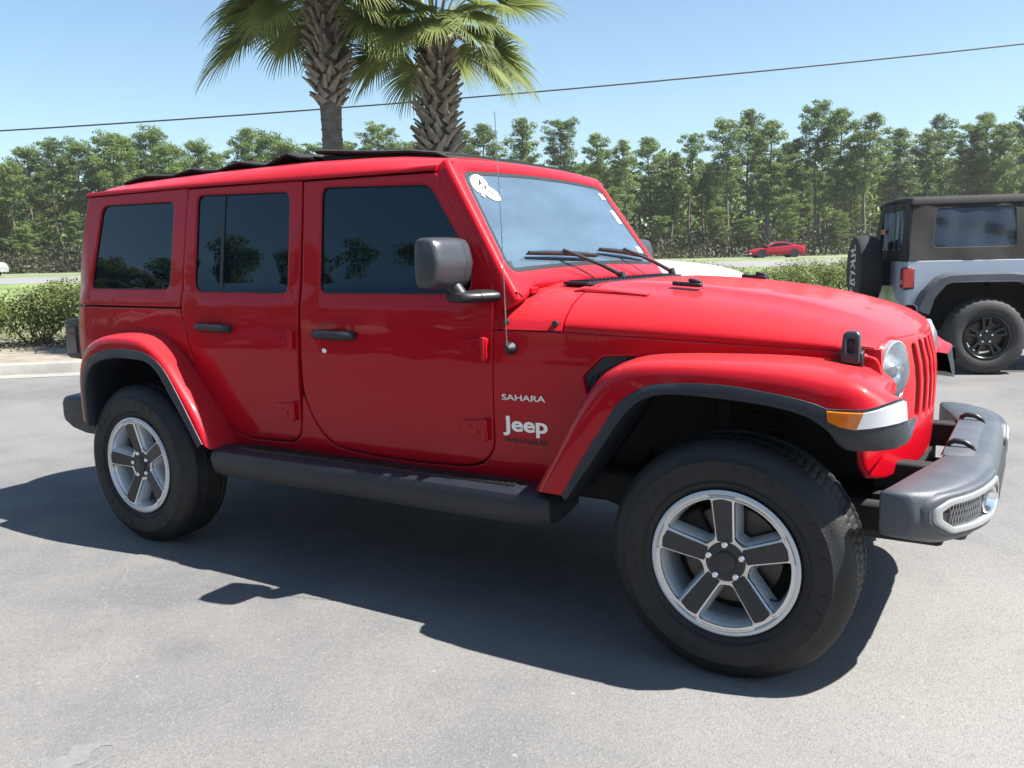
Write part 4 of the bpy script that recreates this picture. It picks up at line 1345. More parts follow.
M['asphalt'] = asphalt_mat('worn_asphalt', (.108,.108,.111), (.140,.139,.138), (.168,.161,.151))
M['road'] = mat('road_asphalt', (.17,.168,.165), .9, var=.12, vscale=.6)
M['grass'] = mat('verge_grass', (.120,.165,.050), .95, var=.35, vscale=.5)
M['field'] = mat('dry_ground', (.10,.105,.048), .95, var=.4, vscale=.25)
M['mulch'] = mat('sandy_mulch', (.20,.175,.14), .95, var=.35, vscale=3.5, bump=.8, bscale=30)
M['kerbc'] = mat('kerb_concrete', (.22,.215,.195), .9, var=.22, vscale=2.2, bump=.4, bscale=40)

sheet('ground', -1500, 1500, -400, 1500, -.03, M['field'])
# parking lot: everything on the near side of the kerb line
K0 = Vector((-10.35, 2.75, 0)); KD = Vector((.745, .667, 0)).normalized(); KN_ = Vector((-KD.y, KD.x, 0))
def K(t, n, z): q = K0+KD*t+KN_*n; return (q.x, q.y, z)
V = [K(-60,0,0), K(-60,-90,0), K(75,-90,0), K(75,0,0)]
o = mesh_obj('parking_lot', V, [(0,1,2,3)], M['asphalt'], None, smooth=False); tag(o, kind='structure')
b = MB()
secs = []
for t in [-60+i*2.7 for i in range(51)]:
    secs.append([K(t, -.30, .004), K(t, -.02, .012), K(t, .0, .09), K(t, .02, .135), K(t, .05, .15), K(t, .16, .152), K(t, .17, .10)])
b.loft(secs, closed=False, cap=False)
o = b.build('kerb', M['kerbc'], None, angle=30); tag(o, kind='structure')
V = [K(-60,.168,.115), K(75,.168,.115), K(75,5.2,.06), K(-60,5.2,.06)]
o = mesh_obj('planting_strip', V, [(0,1,2,3)], M['mulch'], None, smooth=False); tag(o, kind='structure')
sheet('grass_verge', -300, 300, 22, 42, .0, M['grass'])
sheet('road', -400, 400, 42, 57, .004, M['road'])
sheet('grass_median', -400, 400, 57, 68.5, .006, M['grass'])
sheet('far_road', -400, 400, 68.5, 74.5, .010, M['road'])
sheet('far_verge', -400, 400, 74.5, 95, .006, M['grass'])
# faint remnants of a painted bay line
M['oldpaint'] = mat('worn_line_paint', (.142,.141,.138), .95, var=.15, vscale=30)
b = MB()
for (x0, y0, x1, y1, w) in ((-1.50,-2.62,-1.475,-2.165,.058),(-1.40,-2.50,-1.385,-2.19,.012)):
    a_, c_ = Vector((x0,y0)), Vector((x1,y1)); n_ = Vector((-(c_-a_).y, (c_-a_).x)).normalized()*w
    random.seed(5); L = []; Rr = []
    for i in range(24):
        t = i/23; p = a_+(c_-a_)*t
        L.append(p+n_*random.uniform(.2,1)); Rr.append(p-n_*random.uniform(.2,1))
    k = 24
    b.add([(p.x,p.y,.0015) for p in L]+[(p.x,p.y,.0015) for p in Rr], [(i, i+1, k+i+1, k+i) for i in range(k-1)][::1])
o = b.build('worn_markings', M['oldpaint'], None, smooth=False); flipcheck(o); tag(o, kind='structure')

# ================================================================== VEGETATION
def leaf_mat(name, col, trans=.35, var=.4, scale=1.2, hue=None):
    m = bpy.data.materials.new(name); m.use_nodes = True; nt = m.node_tree; nt.nodes.clear()
    o = nt.nodes.new('ShaderNodeOutputMaterial'); d = nt.nodes.new('ShaderNodeBsdfPrincipled'); t = nt.nodes.new('ShaderNodeBsdfTranslucent')
    mx = nt.nodes.new('ShaderNodeMixShader'); mx.inputs[0].default_value = trans
    g = nt.nodes.new('ShaderNodeNewGeometry'); oi = nt.nodes.new('ShaderNodeObjectInfo')
    tc = nt.nodes.new('ShaderNodeTexCoord'); n = nt.nodes.new('ShaderNodeTexNoise'); n.inputs['Scale'].default_value = scale; n.inputs['Detail'].default_value = 3
    lk(nt, tc.outputs['Object'], n.inputs['Vector'])
    ad = nt.nodes.new('ShaderNodeMath'); ad.operation = 'ADD'; lk(nt, n.outputs['Fac'], ad.inputs[0])
    m2 = nt.nodes.new('ShaderNodeMath'); m2.operation = 'MULTIPLY'; m2.inputs[1].default_value = .5; lk(nt, g.outputs['Random Per Island'], m2.inputs[0])
    lk(nt, m2.outputs[0], ad.inputs[1])
    m3 = nt.nodes.new('ShaderNodeMath'); m3.operation = 'MULTIPLY_ADD'; m3.inputs[1].default_value = .35; lk(nt, oi.outputs['Random'], m3.inputs[0]); lk(nt, ad.outputs[0], m3.inputs[2])
    cr_ = nt.nodes.new('ShaderNodeValToRGB')
    e = cr_.color_ramp.elements
    e[0].position = .45; e[0].color = (*[c*(1-var) for c in col], 1)
    hi = hue or [c*(1+var) for c in col]
    e[1].position = 1.25 if 0 else 1.0; e[1].color = (*hi, 1)
    lk(nt, m3.outputs[0], cr_.inputs[0])
    lk(nt, cr_.outputs[0], d.inputs['Base Color']); lk(nt, cr_.outputs[0], t.inputs[0])
    d.inputs['Roughness'].default_value = .55; d.inputs['Specular IOR Level'].default_value = .35
    lk(nt, d.outputs[0], mx.inputs[1]); lk(nt, t.outputs[0], mx.inputs[2]); lk(nt, mx.outputs[0], o.inputs[0])
    return m
M['pine'] = leaf_mat('pine_needles', (.082,.132,.040), .45, .42, .35, (.160,.225,.066))
M['pine2'] = leaf_mat('broadleaf_foliage', (.074,.124,.034), .45, .4, .4, (.150,.215,.054))
M['bark'] = mat('pine_bark', (.12,.10,.085), .95, var=.3, vscale=2)
M['shrub'] = leaf_mat('shrub_leaves', (.070,.100,.028), .38, .5, 1.5, (.16,.20,.06))
M['scrub'] = leaf_mat('scrub_leaves', (.036,.042,.020), .3, .4, .25, (.060,.060,.030))
M['twig'] = mat('twigs', (.13,.105,.08), .95, var=.3)
M['palm'] = leaf_mat('palm_blade', (.085,.125,.034), .5, .45, 1.0, (.20,.24,.075))
M['petiole'] = mat('palm_stalk', (.16,.19,.06), .6, var=.2)
M['palmbark'] = mat('palm_bark', (.13,.115,.10), .95, var=.4, vscale=9, bump=.8, bscale=25)
M['boot'] = mat('palm_boots', (.24,.205,.165), .9, var=.45, vscale=7, bump=.5, bscale=30)

def add_leaf(V, F, p, n, u, L, Wd):
    """a small bent leaf-like quad"""
    v = n.cross(u)
    k = len(V)
    V += [p-u*L-v*Wd*.3, p-u*L*.1-v*Wd, p+u*L, p-u*L*.1+v*Wd]
    F.append((k, k+1, k+2, k+3))
def rnd_dir(rg):
    z = rg.uniform(-1, 1); a = rg.uniform(0, 2*PI); q = math.sqrt(1-z*z)
    return Vector((q*math.cos(a), q*math.sin(a), z))

def pine_variant(seed, H, crown0, spread, nb, style):
    """trunk with limbs, and needle tufts grouped on the limbs; returns (trunk builder, crown builder)"""
    rg = random.Random(seed); tb = MB(); cb = MB()
    lean = Vector((rg.uniform(-.03,.03), rg.uniform(-.03,.03), 0)); ph = rg.uniform(0, 6)
    def axis(z): return Vector((lean.x*z+.16*math.sin(z*.45+ph), lean.y*z+.14*math.cos(z*.38+ph*2), z))
    r0 = .020*H*rg.uniform(.55,.75)
    tb.tube([axis(H*i/9) for i in range(10)], [r0*(1-.85*(i/9)**1.1) for i in range(10)], 7)
    V = []; F = []
    for i in range(nb):
        f = (i+rg.random())/nb
        z = H*(crown0+(1-crown0)*f**.9)
        if style == 'tall': env = math.sin(PI*min(1, .22+.78*f))**.7*(.75+.5*rg.random())
        elif style == 'flat': env = (.45+.55*f)*(1 if f < .9 else .7)*(.7+.5*rg.random())
        else: env = math.sin(PI*(.12+.83*f))**.6*(.8+.35*rg.random())
        L = spread*env
        a = i*2.4+rg.uniform(-.6,.6)
        up = rg.uniform(.05,.55)*(.5+f)
        d = Vector((math.cos(a), math.sin(a), up)).normalized()
        p0 = axis(z-.2); p1 = p0+d*L*.6+Vector((0,0,-.05)); p2 = p0+d*L+Vector((0,0,.15*L))
        tb.tube([p0, p1, p2], [r0*.30*(1-.6*f), r0*.16, r0*.05], 4, cap=False)
        m = 3 if L > 1.2 else 2
        for c in range(m):
            t = .42+.6*c/max(1, m-1)+rg.uniform(-.08,.08)
            q = p0+(p2-p0)*t+Vector((rg.uniform(-.3,.3), rg.uniform(-.3,.3), rg.uniform(0,.35)))
            R_ = rg.uniform(.36,.72)*(.75+.12*spread)
            fl = rg.uniform(.5,.72)
            for k in range(int(78*R_/.6)):
                e = rnd_dir(rg); rr = R_*rg.random()**.45
                pp = q+Vector((e.x*rr, e.y*rr, e.z*rr*fl))
                n = (e+rnd_dir(rg)*.9+Vector((0,0,.35))).normalized(); u = n.cross(rnd_dir(rg))
                if u.length < .05: continue
                add_leaf(V, F, pp, n, u.normalized(), rg.uniform(.08,.17), rg.uniform(.035,.075))
    cb.add(V, F)
    return tb, cb
VAR = []
for i, a in enumerate([(1,15,.45,2.0,44,'tall'),(2,15,.52,2.3,40,'flat'),(3,15,.36,2.1,52,'tall'),(4,15,.58,1.7,30,'flat'),(5,14,.22,2.6,62,'round'),(6,14,.30,2.2,52,'round'),(7,15,.62,1.9,34,'round'),(8,15,.40,1.6,44,'tall')]):
    seed, H, c0, sp, nb, style = a
    tb, cb = pine_variant(seed, H, c0, sp, nb, style)
    rt = empty('pine_tree', (0,0,0)); rt['H'] = float(H)
    tk = tb.build('trunk', M['bark'], rt, angle=60)
    cw = cb.build('crown', M['pine'] if style != 'round' or i == 6 else M['pine2'], rt, smooth=False)
    VAR.append((rt, H, style))
used = [False]*len(VAR)
desc = {0:'tall layered pine', 1:'flat-topped pine', 2:'full-crowned pine',
        3:'slender sparse pine', 4:'bushy round tree', 5:'dense rounded tree',
        6:'ball-crowned pine', 7:'narrow short-limbed pine'}
def region(px):
    for lim, t in ((95,'left of the red roof'),(225,'above the rear of the red roof'),(330,'just left of the first palm trunk'),(430,'between the two palm trunks'),(560,'right of the second palm trunk'),
                   (660,'above the red car\'s windshield'),(740,'left of the small red coupe'),(800,'behind the small red coupe'),(880,'between coupe and spare wheel'),(960,'behind the black canvas top\'s rear'),(2000,'at the far right edge')):
        if px < lim: return t
def horizon(px): return 255.0-.0229*(px-512)
SKY = [(-30,172),(-8,170),(14,172),(32,168),(52,156),(74,147),(96,150),(118,162),(134,142),(150,150),(170,139),(190,152),(216,150),(238,160),(262,136),(280,143),(300,150),(322,152),(352,150),(392,134),(416,150),(466,140),(490,132),(527,125),(562,131),(600,140),(628,146),(648,144),(671,158),(689,143),(706,170),(723,130),(746,117),(766,129),(787,150),(809,113),(833,118),(857,123),(888,136),(916,141),(932,122),(956,134),(971,121),(995,131),(1016,113),(1040,120)]
rg = random.Random(4)
trees = []
for px, y in SKY:
    d = rg.uniform(83, 92)
    h = CP.z+(horizon(px)-y)*d/FPX-hg(d)
    st = rg.choice([0,1,2,7,6] if px > 500 else [4,5,4,2,6])
    if px in (689, 706, 238): st = 3
    trees.append((px, d, h, st))
for i in range(34):     # second rank, filling between the crowns
    px = -35+i*33+rg.uniform(-12,12); y = 176+rg.uniform(-8,18)-(18 if px > 500 else 0); d = rg.uniform(93, 100)
    trees.append((px, d, CP.z+(horizon(px)-y)*d/FPX-hg(d), rg.choice([5,4,2,1,0])))
for i in range(26):     # lower trees in front, at the edge of the wood
    px = -30+i*41+rg.uniform(-14,14); y = 205+rg.uniform(-16,16)+(10 if px < 100 else 0); d = rg.uniform(79, 83)
    trees.append((px, d, CP.z+(horizon(px)-y)*d/FPX-hg(d), rg.choice([5,4,5,7,3])))
seen_lab = {}
for i, (px, d, h, vi) in enumerate(trees):
    src, H, style = VAR[vi]
    if not used[vi]: o = src; used[vi] = True
    else: o = copy_tree(src)
    o.location = at2(px, d, -.1)
    s = h/H
    w_ = s**.5*rg.uniform(.9,1.15)
    o.scale = (w_, w_, s); o.rotation_euler = (0, 0, rg.uniform(0, 2*PI))
    rank = 'front fringe' if d < 83 else ('back rank' if d > 92.9 else 'on the skyline')
    tag(o, '%s, %s, %s' % (desc[vi], rank, region(px)), 'tree', 'pines and trees of the wood beyond the road')
for u_, (rt, _, _) in zip(used, VAR):
    if not u_:
        for c in list(rt.children): bpy.data.objects.remove(c)
        bpy.data.objects.remove(rt)
# the depth of the wood behind them reads as one mass
rg = random.Random(9)
tb, V, F = MB(), [], []
for i in range(230):
    s = rg.uniform(-66, 70); d = rg.uniform(101, 122); h = rg.uniform(8.5, 12)
    p = W(s, d)
    tb.tube([p, p+Vector((rg.uniform(-.3,.3),0,h*.9))], [.15,.06], 5, cap=False)
    for k in range(330):
        f = rg.random(); z = h*(.10+.9*f); q = 2.4*math.sin(PI*(.1+.85*f))**.6*rg.random()**.5; a = rg.uniform(0, 2*PI)
        e = rnd_dir(rg); u = e.cross(rnd_dir(rg))
        if u.length < .05: continue
        add_leaf(V, F, p+Vector((q*math.cos(a), q*math.sin(a), z)), e, u.normalized(), rg.uniform(.25,.5), rg.uniform(.15,.3))
tb.cur = 1; tb.M = [1]*len(tb.F)
n0 = len(tb.V); tb.V += [tuple(v) for v in V]; tb.F += [tuple(i+n0 for i in f) for f in F]; tb.M += [0]*len(F)
o = tb.build('far_woods', [M['pine'], M['bark']], None, smooth=False); tag(o, 'deep green mass of the wood behind the front ranks of pines', 'woods', kind='stuff')
V, F = [], []
for i in range(60000):   # undergrowth along the edge of the wood
    s = rg.uniform(-62, 62); d = rg.uniform(77.5, 92)
    top = (2.2+1.6*noise.noise(Vector((s*.22, d*.1, 0)))+1.2*noise.noise(Vector((s*.8, d*.3, 4))))*(.35+.65*min(1, (d-77)/4))
    z = max(.15, top)*rg.random()**.7
    e = rnd_dir(rg); u = e.cross(rnd_dir(rg))
    if u.length < .05: continue
    add_leaf(V, F, W(s, d, z), e, u.normalized(), rg.uniform(.08,.2), rg.uniform(.04,.11))
o = mesh_obj('undergrowth', V, F, M['scrub'], None, smooth=False); tag(o, 'brown-green scrub under the trees along the edge of the wood', 'undergrowth', kind='stuff')

# ---- shrubs of the hedge between the lot and the road
def shrub_variant(seed, w, h, n):
    rg = random.Random(seed); V = []; F = []; tb = MB()
    blobs = [(Vector((rg.uniform(-w*.32,w*.32), rg.uniform(-w*.3,w*.3), rg.uniform(h*.45,h*.78))), rg.uniform(.24,.40)) for _ in range(9)]
    for c, q in blobs:
        for k in range(3):
            b0 = Vector((c.x*.25+rg.uniform(-.08,.08), c.y*.25+rg.uniform(-.08,.08), 0))
            e = c+rnd_dir(rg)*q*.6
            tb.tube([b0, b0.lerp(e, .5)+Vector((rg.uniform(-.06,.06), rg.uniform(-.06,.06), 0)), e], [.014,.010,.004], 4, cap=False)
    for i in range(n):
        c, q = rg.choice(blobs); e = rnd_dir(rg); r_ = q*rg.random()**.33
        p = c+Vector((e.x*r_*1.25, e.y*r_*1.25, e.z*r_))
        if p.z < .06: continue
        m_ = (e+rnd_dir(rg)*.8+Vector((0,0,.3))).normalized(); u = m_.cross(rnd_dir(rg))
        if u.length < .05: continue
        add_leaf(V, F, p, m_, u.normalized(), rg.uniform(.018,.034), rg.uniform(.011,.020))
    fb = MB(); fb.add(V, F)
    return tb, fb
SV = []
for i, (w, h, n) in enumerate([(1.5,1.05,5200),(1.6,1.0,5200),(1.4,1.1,3800)]):
    tb, fb = shrub_variant(20+i, w, h, n)
    rt = empty('hedge_shrub', (0,0,0)); fb.build('foliage', M['shrub'], rt, smooth=False); tb.build('stems', M['twig'], rt)
    SV.append(rt)
rg = random.Random(3)
H0, H1 = at2(40, 14.9), at2(800, 21)
H0 = at(40, 14.9); H1 = at(800, 21.0)
hd = Vector((H1.x-H0.x, H1.y-H0.y, 0)); hl_ = hd.length; hd.normalize()
spots = [(-4.4,0),(-3.3,1),(-2.2,2),(-1.15,0),(-.1,1),(.95,2),(2.0,0),(3.05,1)]+[(hl_-2.9,2),(hl_-1.85,0),(hl_-.8,1),(hl_+.25,2),(hl_+1.3,0),(hl_+2.4,1)]
first = [True]*3
names = ['leafy green hedge shrub, the outermost at the left edge behind the kerb','hedge shrub with brown twigs showing, second from the left edge','thin twiggy hedge shrub behind the kerb, third from the left edge',
         'hedge shrub with a rounded yellow-green top, fourth from the left edge','dense hedge shrub in the middle of the left group','thin hedge shrub with bare lower stems left of the red car\'s tail','green hedge shrub close beside the red car\'s tail light','hedge shrub half hidden behind the red car\'s tail',
         'sparse shrub where the white hood hides the hedge','low clipped green shrub just right of the white hood','low clipped green shrub under the road left of the spare wheel','low clipped shrub nearest the spare wheel','shrub hidden partly by the covered spare wheel','last shrub of the row behind the silver car']
for k, (t, v) in enumerate(spots):
    src = SV[v]
    if first[v]: o = src; first[v] = False
    else: o = copy_tree(src)
    p = H0+hd*t
    dd = (p-C0).dot(FH)
    o.location = (p.x+rg.uniform(-.12,.12), p.y+rg.uniform(-.12,.12), hg(dd)+.05)
    o.rotation_euler = (0, 0, rg.uniform(0, 6.28)); q = rg.uniform(.92,1.06); o.scale = (q*1.08, q*1.08, q*(1.0 if t < 6 else .95))
    tag(o, names[k], 'shrub', 'hedge shrubs between the parking lot and the road')
# leaf litter and grass tufts under the hedge
V, F = [], []
for i in range(9000):
    t = rg.uniform(-6, 8); p = H0+hd*t+Vector((-hd.y, hd.x, 0))*rg.gauss(0, .7)
    dd = (p-C0).dot(FH); e = (Vector((0,0,1))+rnd_dir(rg)*.7).normalized(); u = e.cross(rnd_dir(rg))
    if u.length < .05: continue
    add_leaf(V, F, Vector((p.x, p.y, .10+rg.random()*.06)), e, u.normalized(), rg.uniform(.02,.04), rg.uniform(.01,.02))
o = mesh_obj('leaf_litter', V, F, M['scrub'], None, smooth=False); tag(o, 'dry leaves scattered on the sandy strip under the hedge', 'leaves', kind='stuff')

# ---- cabbage palms
def palm(px, depth, zc, bare_top, lean, forced, nf, seed, label):
    rg = random.Random(seed)
    base = at(px, depth); base = Vector((base.x, base.y, 0))
    rt = empty('palm_tree', (base.x, base.y, 0)); tag(rt, label, 'palm tree', 'palms behind the red car')
    def ax(z): return Vector((SH.x*lean*z, SH.y*lean*z, z))
    b = MB()
    zs = [zc*i/14 for i in range(15)]
    b.tube([ax(z) for z in zs], [(.20 if z < .4 else .150)+(.02 if z > bare_top else 0)+.008*math.sin(z*9) for z in zs], 18)
    for z in [bare_top*i/26 for i in range(26)]:
        b.lathe([(.153,-.012),(.160,0),(.153,.012)], ax(z), 'Z', 18)
    b.build('trunk', M['palmbark'], rt, angle=60)
    b = MB()
    n = int((zc-bare_top)/.030)
    for i in range(n*3):
        z = bare_top-.1+(zc-bare_top+.05)*(i/(n*3)); a = i*2.39996+rg.uniform(-.12,.12)
        f = (z-bare_top)/(zc-bare_top)
        bulge = .07*math.sin(PI*min(1, max(0, f*.85+.1)))
        tilt = rg.uniform(.42,.78); L = rg.uniform(.15,.27)*(1 if f > .06 else .7)
        o_ = Vector((math.cos(a), math.sin(a), 0)); tg = Vector((-o_.y, o_.x, 0))
        d = (o_*math.sin(tilt)+Vector((0,0,1))*math.cos(tilt)+tg*rg.choice((-.45,.45))).normalized()
        p0 = ax(z)+o_*(.150+bulge)
        secs = []
        for t, w, th in ((0,.105,.024),(.35,.080,.020),(.7,.050,.016),(1,.036,.012)):
            c = p0+d*L*t+o_*(.05*t*t)
            sd = d.cross(o_).normalized(); nn = sd.cross(d).normalized()
            secs.append([c-sd*w*.5-nn*th, c-sd*w*.5+nn*th*.3, c+nn*th, c+sd*w*.5+nn*th*.3, c+sd*w*.5-nn*th])
        b.loft(secs)
    b.build('leaf_bases', M['boot'], rt, angle=30)
    top = ax(zc)
    fr = list(forced)
    for i in range(nf):
        az = i*2.39996+rg.uniform(-.25,.25); el = R(-22+104*((i+.5)/nf)**.85)
        fr.append((az, el, rg.uniform(.8,1.05)))
    for az, el, sc in fr:
        o_ = Vector((math.cos(az), math.sin(az), 0)); d0 = (o_*math.cos(el)+Vector((0,0,1))*math.sin(el)).normalized()
        LP = .90*sc
        b = MB()
        p = [top+Vector((0,0,.1))+o_*.12]
        d = d0.copy(); N = 6
        for i in range(N):
            p.append(p[-1]+d*(LP/N)); d = (d+Vector((0,0,-.075-.02*i))).normalized()
        b.tube(p, [.022-.002*i for i in range(N+1)], 5); b.M = [1]*len(b.F)
        hub = p[-1]; sd = d.cross(Vector((0,0,1)))
        if sd.length < .1: sd = Vector((-o_.y, o_.x, 0))
        sd.normalize(); up = sd.cross(d).normalized()
        sd2 = (sd*math.cos(rg.uniform(-.35,.35))+up*math.sin(rg.uniform(-.35,.35))).normalized(); up = sd2.cross(d).normalized(); sd = sd2
        V = []; F = []; nl = 58
        for k in range(nl):
            th = R(-128+256*k/(nl-1))+rg.uniform(-.02,.02)
            rel = 1-abs(th)/R(150)
            L = (.46+.40*rel)*sc*rg.uniform(.9,1.06)
            # costa: central leaflets start further out along the rib
            st_ = hub+d*(.22*rel*rel*sc)
            dd = (d*math.cos(th)+sd*math.sin(th)+up*.18).normalized()
            q = st_; M_ = 7; wmx = .0125*sc
            vv = up.cross(dd).normalized()
            idx = []
            for m_ in range(M_+1):
                t = m_/M_
                w = wmx*(.35+1.0*t/.35 if t < .35 else 1.35*(1-((t-.35)/.65)**1.4))+.0012
                kk = len(V); nn_ = dd.cross(vv).normalized()
                V += [q-vv*w, q+nn_*w*.5, q+vv*w]; idx.append(kk)
                q = q+dd*(L/M_); dr = .045+.42*t*t*(1.0+rg.uniform(-.3,.6))
                dd = (dd+Vector((0,0,-dr))).normalized()
                vv = (vv-dd*vv.dot(dd)).normalized()
            for m_ in range(M_):
                a_, c_ = idx[m_], idx[m_+1]
                F += [(a_, a_+1, c_+1, c_), (a_+1, a_+2, c_+2, c_+1)]
        k0 = len(b.V); b.V += [tuple(v) for v in V]; b.F += [tuple(i+k0 for i in f) for f in F]; b.M += [0]*len(F)
        b.build('frond', [M['palm'], M['petiole']], rt, angle=60)
def azd(dx, dy): v = SH*dx+FH*dy; return math.atan2(v.y, v.x)
palm(345, 13.2, 5.04, 3.70, .0, [(azd(-1,.05), R(-10), 1.2), (azd(-.85,-.5), R(0), 1.0), (azd(-.7,.7), R(-5), .95), (azd(.9,.2), R(-22), .95), (azd(.6,-.9), R(8), .95), (azd(-.4,-1), R(15), .9)], 34, 5, 'left palm with a ring of cut grey leaf bases above a bare trunk')
palm(444, 13.6, 4.66, 1.4, .01, [(azd(1,-.1), R(-16), 1.0), (azd(-.9,-.3), R(-25), .85), (azd(-1,.3), R(-5), .9), (azd(.8,.6), R(-15), .9), (azd(.1,-1), R(5), .85), (azd(-.45,-.9), R(0), .9), (azd(.6,-.8), R(12), .85), (azd(.15,-1), R(38), .9)], 34, 8, 'right palm with a thick shaggy trunk of criss-crossed leaf bases')

# ---- overhead cable
b = MB()
A, B = at(-160, 30), at(1184, 30)
def pt(px, y, d):
    v = F_+RR*((px-512)/FPX)-UU*((y-384)/FPX); return CP+v*d
A = pt(0, 131, 31); B = pt(1024, 44, 31)
dv = B-A
b.tube([A+dv*t+Vector((0,0,.9*(t-.5)**2-.22)) for t in [(-.8+2.6*i/40) for i in range(41)]], .028, 6)
o = b.build('overhead_cable', M['wireblack'], None); tag(o, 'thin black utility cable crossing the sky behind the palms', 'cable')
# ================================================================== THE SILVER CAR WITH A CANVAS TOP
th = R(22)
jr = Vector((.342, 7.076, 0))+Vector((-math.sin(th), math.cos(th), 0))*.93     # centre of its rear axle on the ground
jk = empty('canvas_top_car', jr, th)
tag(jk, 'silver off-road car with a black canvas top and covered spare wheel, parked at the right', 'car')
HW = .775
def js(x, z, d): return (x, -(HW-.05*max(0, (z-1.24))/.6*1.6-.02*max(0, (.9-z)/.3)-d)+0, z)
b = MB()
arch = [(-.60,.60),(-.56,.85),(-.40,1.0),(.40,1.0),(.56,.85),(.62,.60)]
tub = [(-.80,1.24),(-.80,.60)]+arch+[(.66,.50),(1.05,.50),(1.05,1.24)]
panel(b, rc(tub, [.01,.02,.01,.1,.1,.1,.1,.01,.01,.01,.01,.01], 3, .1), [], js, depth=.03)
b.mirror()
panel(b, rc([(-.74,.55),(.74,.55),(.74,1.235),(-.74,1.235)], .03), [], lambda y, z, d: (-.81+d, -y, z), depth=.03)
b.box((.15,0,1.20),(1.85,1.45,.03))
ob = b.build('body', M['silver_paint'], jk); weld(ob)
# front half: doors, cowl, hood, grille (seen only from the side)
b = MB()
panel(b, rc([(1.06,1.235),(1.06,.50),(2.0,.50),(2.02,1.235)], .04, 3, .15), [], js, depth=.03); b.mirror()
o = b.build('door', M['silver_paint'], jk); weld(o)
b = MB()
b.loft([[(x, -w, .62), (x, -w, z-.10), (x, -w+.12, z), (x, w-.12, z), (x, w, z-.10), (x, w, .62)] for x, w, z in ((2.03,.76,1.27),(2.3,.74,1.25),(2.8,.68,1.20),(3.05,.64,1.14),(3.08,.63,1.08))])
o = b.build('hood', M['silver_paint'], jk, angle=35); flipcheck(o)
b = MB(); b.box((1.2,0,.55),(3.7,.9,.2)); b.box((0,0,.80),(1.3,.90,.5)); b.box((2.6,0,.8),(.9,.8,.4)); b.box((.9,0,1.0),(1.6,1.3,.1))
b.build('chassis', M['under'], jk)
b = MB(); b.tube([(0,-.7,.41),(0,.7,.41)], .05, 10); b.tube([(2.42,-.7,.41),(2.42,.7,.41)], .05, 10)
b.build('axles', M['under'], jk)
b = MB()
secs = []
for y in (-.78,-.77,-.5,0,.5,.77,.78):
    e = .015 if abs(y) > .775 else 0
    secs.append([(x, y, z) for x, z in ((-.99+e,.56+e),(-1.0+e,.66-e),(-.95,.72-e),(-.80,.72-e),(-.80,.54+e),(-.95,.53+e))])
b.loft(secs)
b.box((-.74,-.72,.62),(.24,.12,.18)); b.box((-.74,.72,.62),(.24,.12,.18))
o = b.build('rear_bumper', M['trim'], jk, angle=40)
for fl in (False, True):
    for cx, nm in ((0, 0), (2.42, 1)):
        b = MB(); red = []; blk = []
        for (ox, oz), (ix, iz) in zip([(-.74,.72),(-.66,.90),(-.52,1.06),(-.42,1.10),(-.2,1.11),(.2,1.11),(.42,1.09),(.56,1.0),(.66,.86),(.76,.66)], [(-.60,.66),(-.55,.84),(-.44,.98),(-.36,1.01),(-.2,1.02),(.2,1.02),(.36,1.01),(.48,.93),(.56,.80),(.63,.62)]):
            red.append([(cx+ox, -(HW-.04), oz), (cx+ox, -(HW+.01), oz), (cx+ox*.98, -(HW+.12), oz-.012), (cx+(ox*.8+ix*.2), -(HW+.15), oz*.75+iz*.25), (cx+ix, -(HW+.155), iz), (cx+ix, -(HW+.13), iz), (cx+ix, -(HW-.12), iz)])
        b.loft(red, closed=False, cap=False)
        o = b.build('fender_flare', M['greyplastic'], jk, flip=fl, angle=45); flipcheck2(o, fl)
        b = MB(); b.loft([[(cx+ix, -.88, iz), (cx+ix, -.45, iz+.02), (cx+ix*.9, -.44, .55)] for ix, iz in [(-.62,.60),(-.55,.84),(-.40,1.03),(.40,1.03),(.56,.80),(.62,.60)]], closed=False, cap=False)
        b.build('wheel_well', M['under'], jk, flip=fl)
    b = MB(); b.box((-.80,-.715,1.05),(.06,.13,.25)); b.box((-.77,-.775,1.05),(.09,.02,.23))
    tl = b.build('tail_light', M['seal'], jk, flip=fl, bevel=.01)
    b = MB(); b.box((-.834,-.715,1.05),(.02,.115,.22)); b.box((-.79,-.789,1.05),(.10,.012,.20)); tlr = b.build('tail_lens', M['redlens'], tl, flip=fl, bevel=.006)
    b = MB(); b.box((-.846,-.715,1.01),(.006,.06,.05)); b.build('reverse_lens', M['silverbezel'], tl, flip=fl)
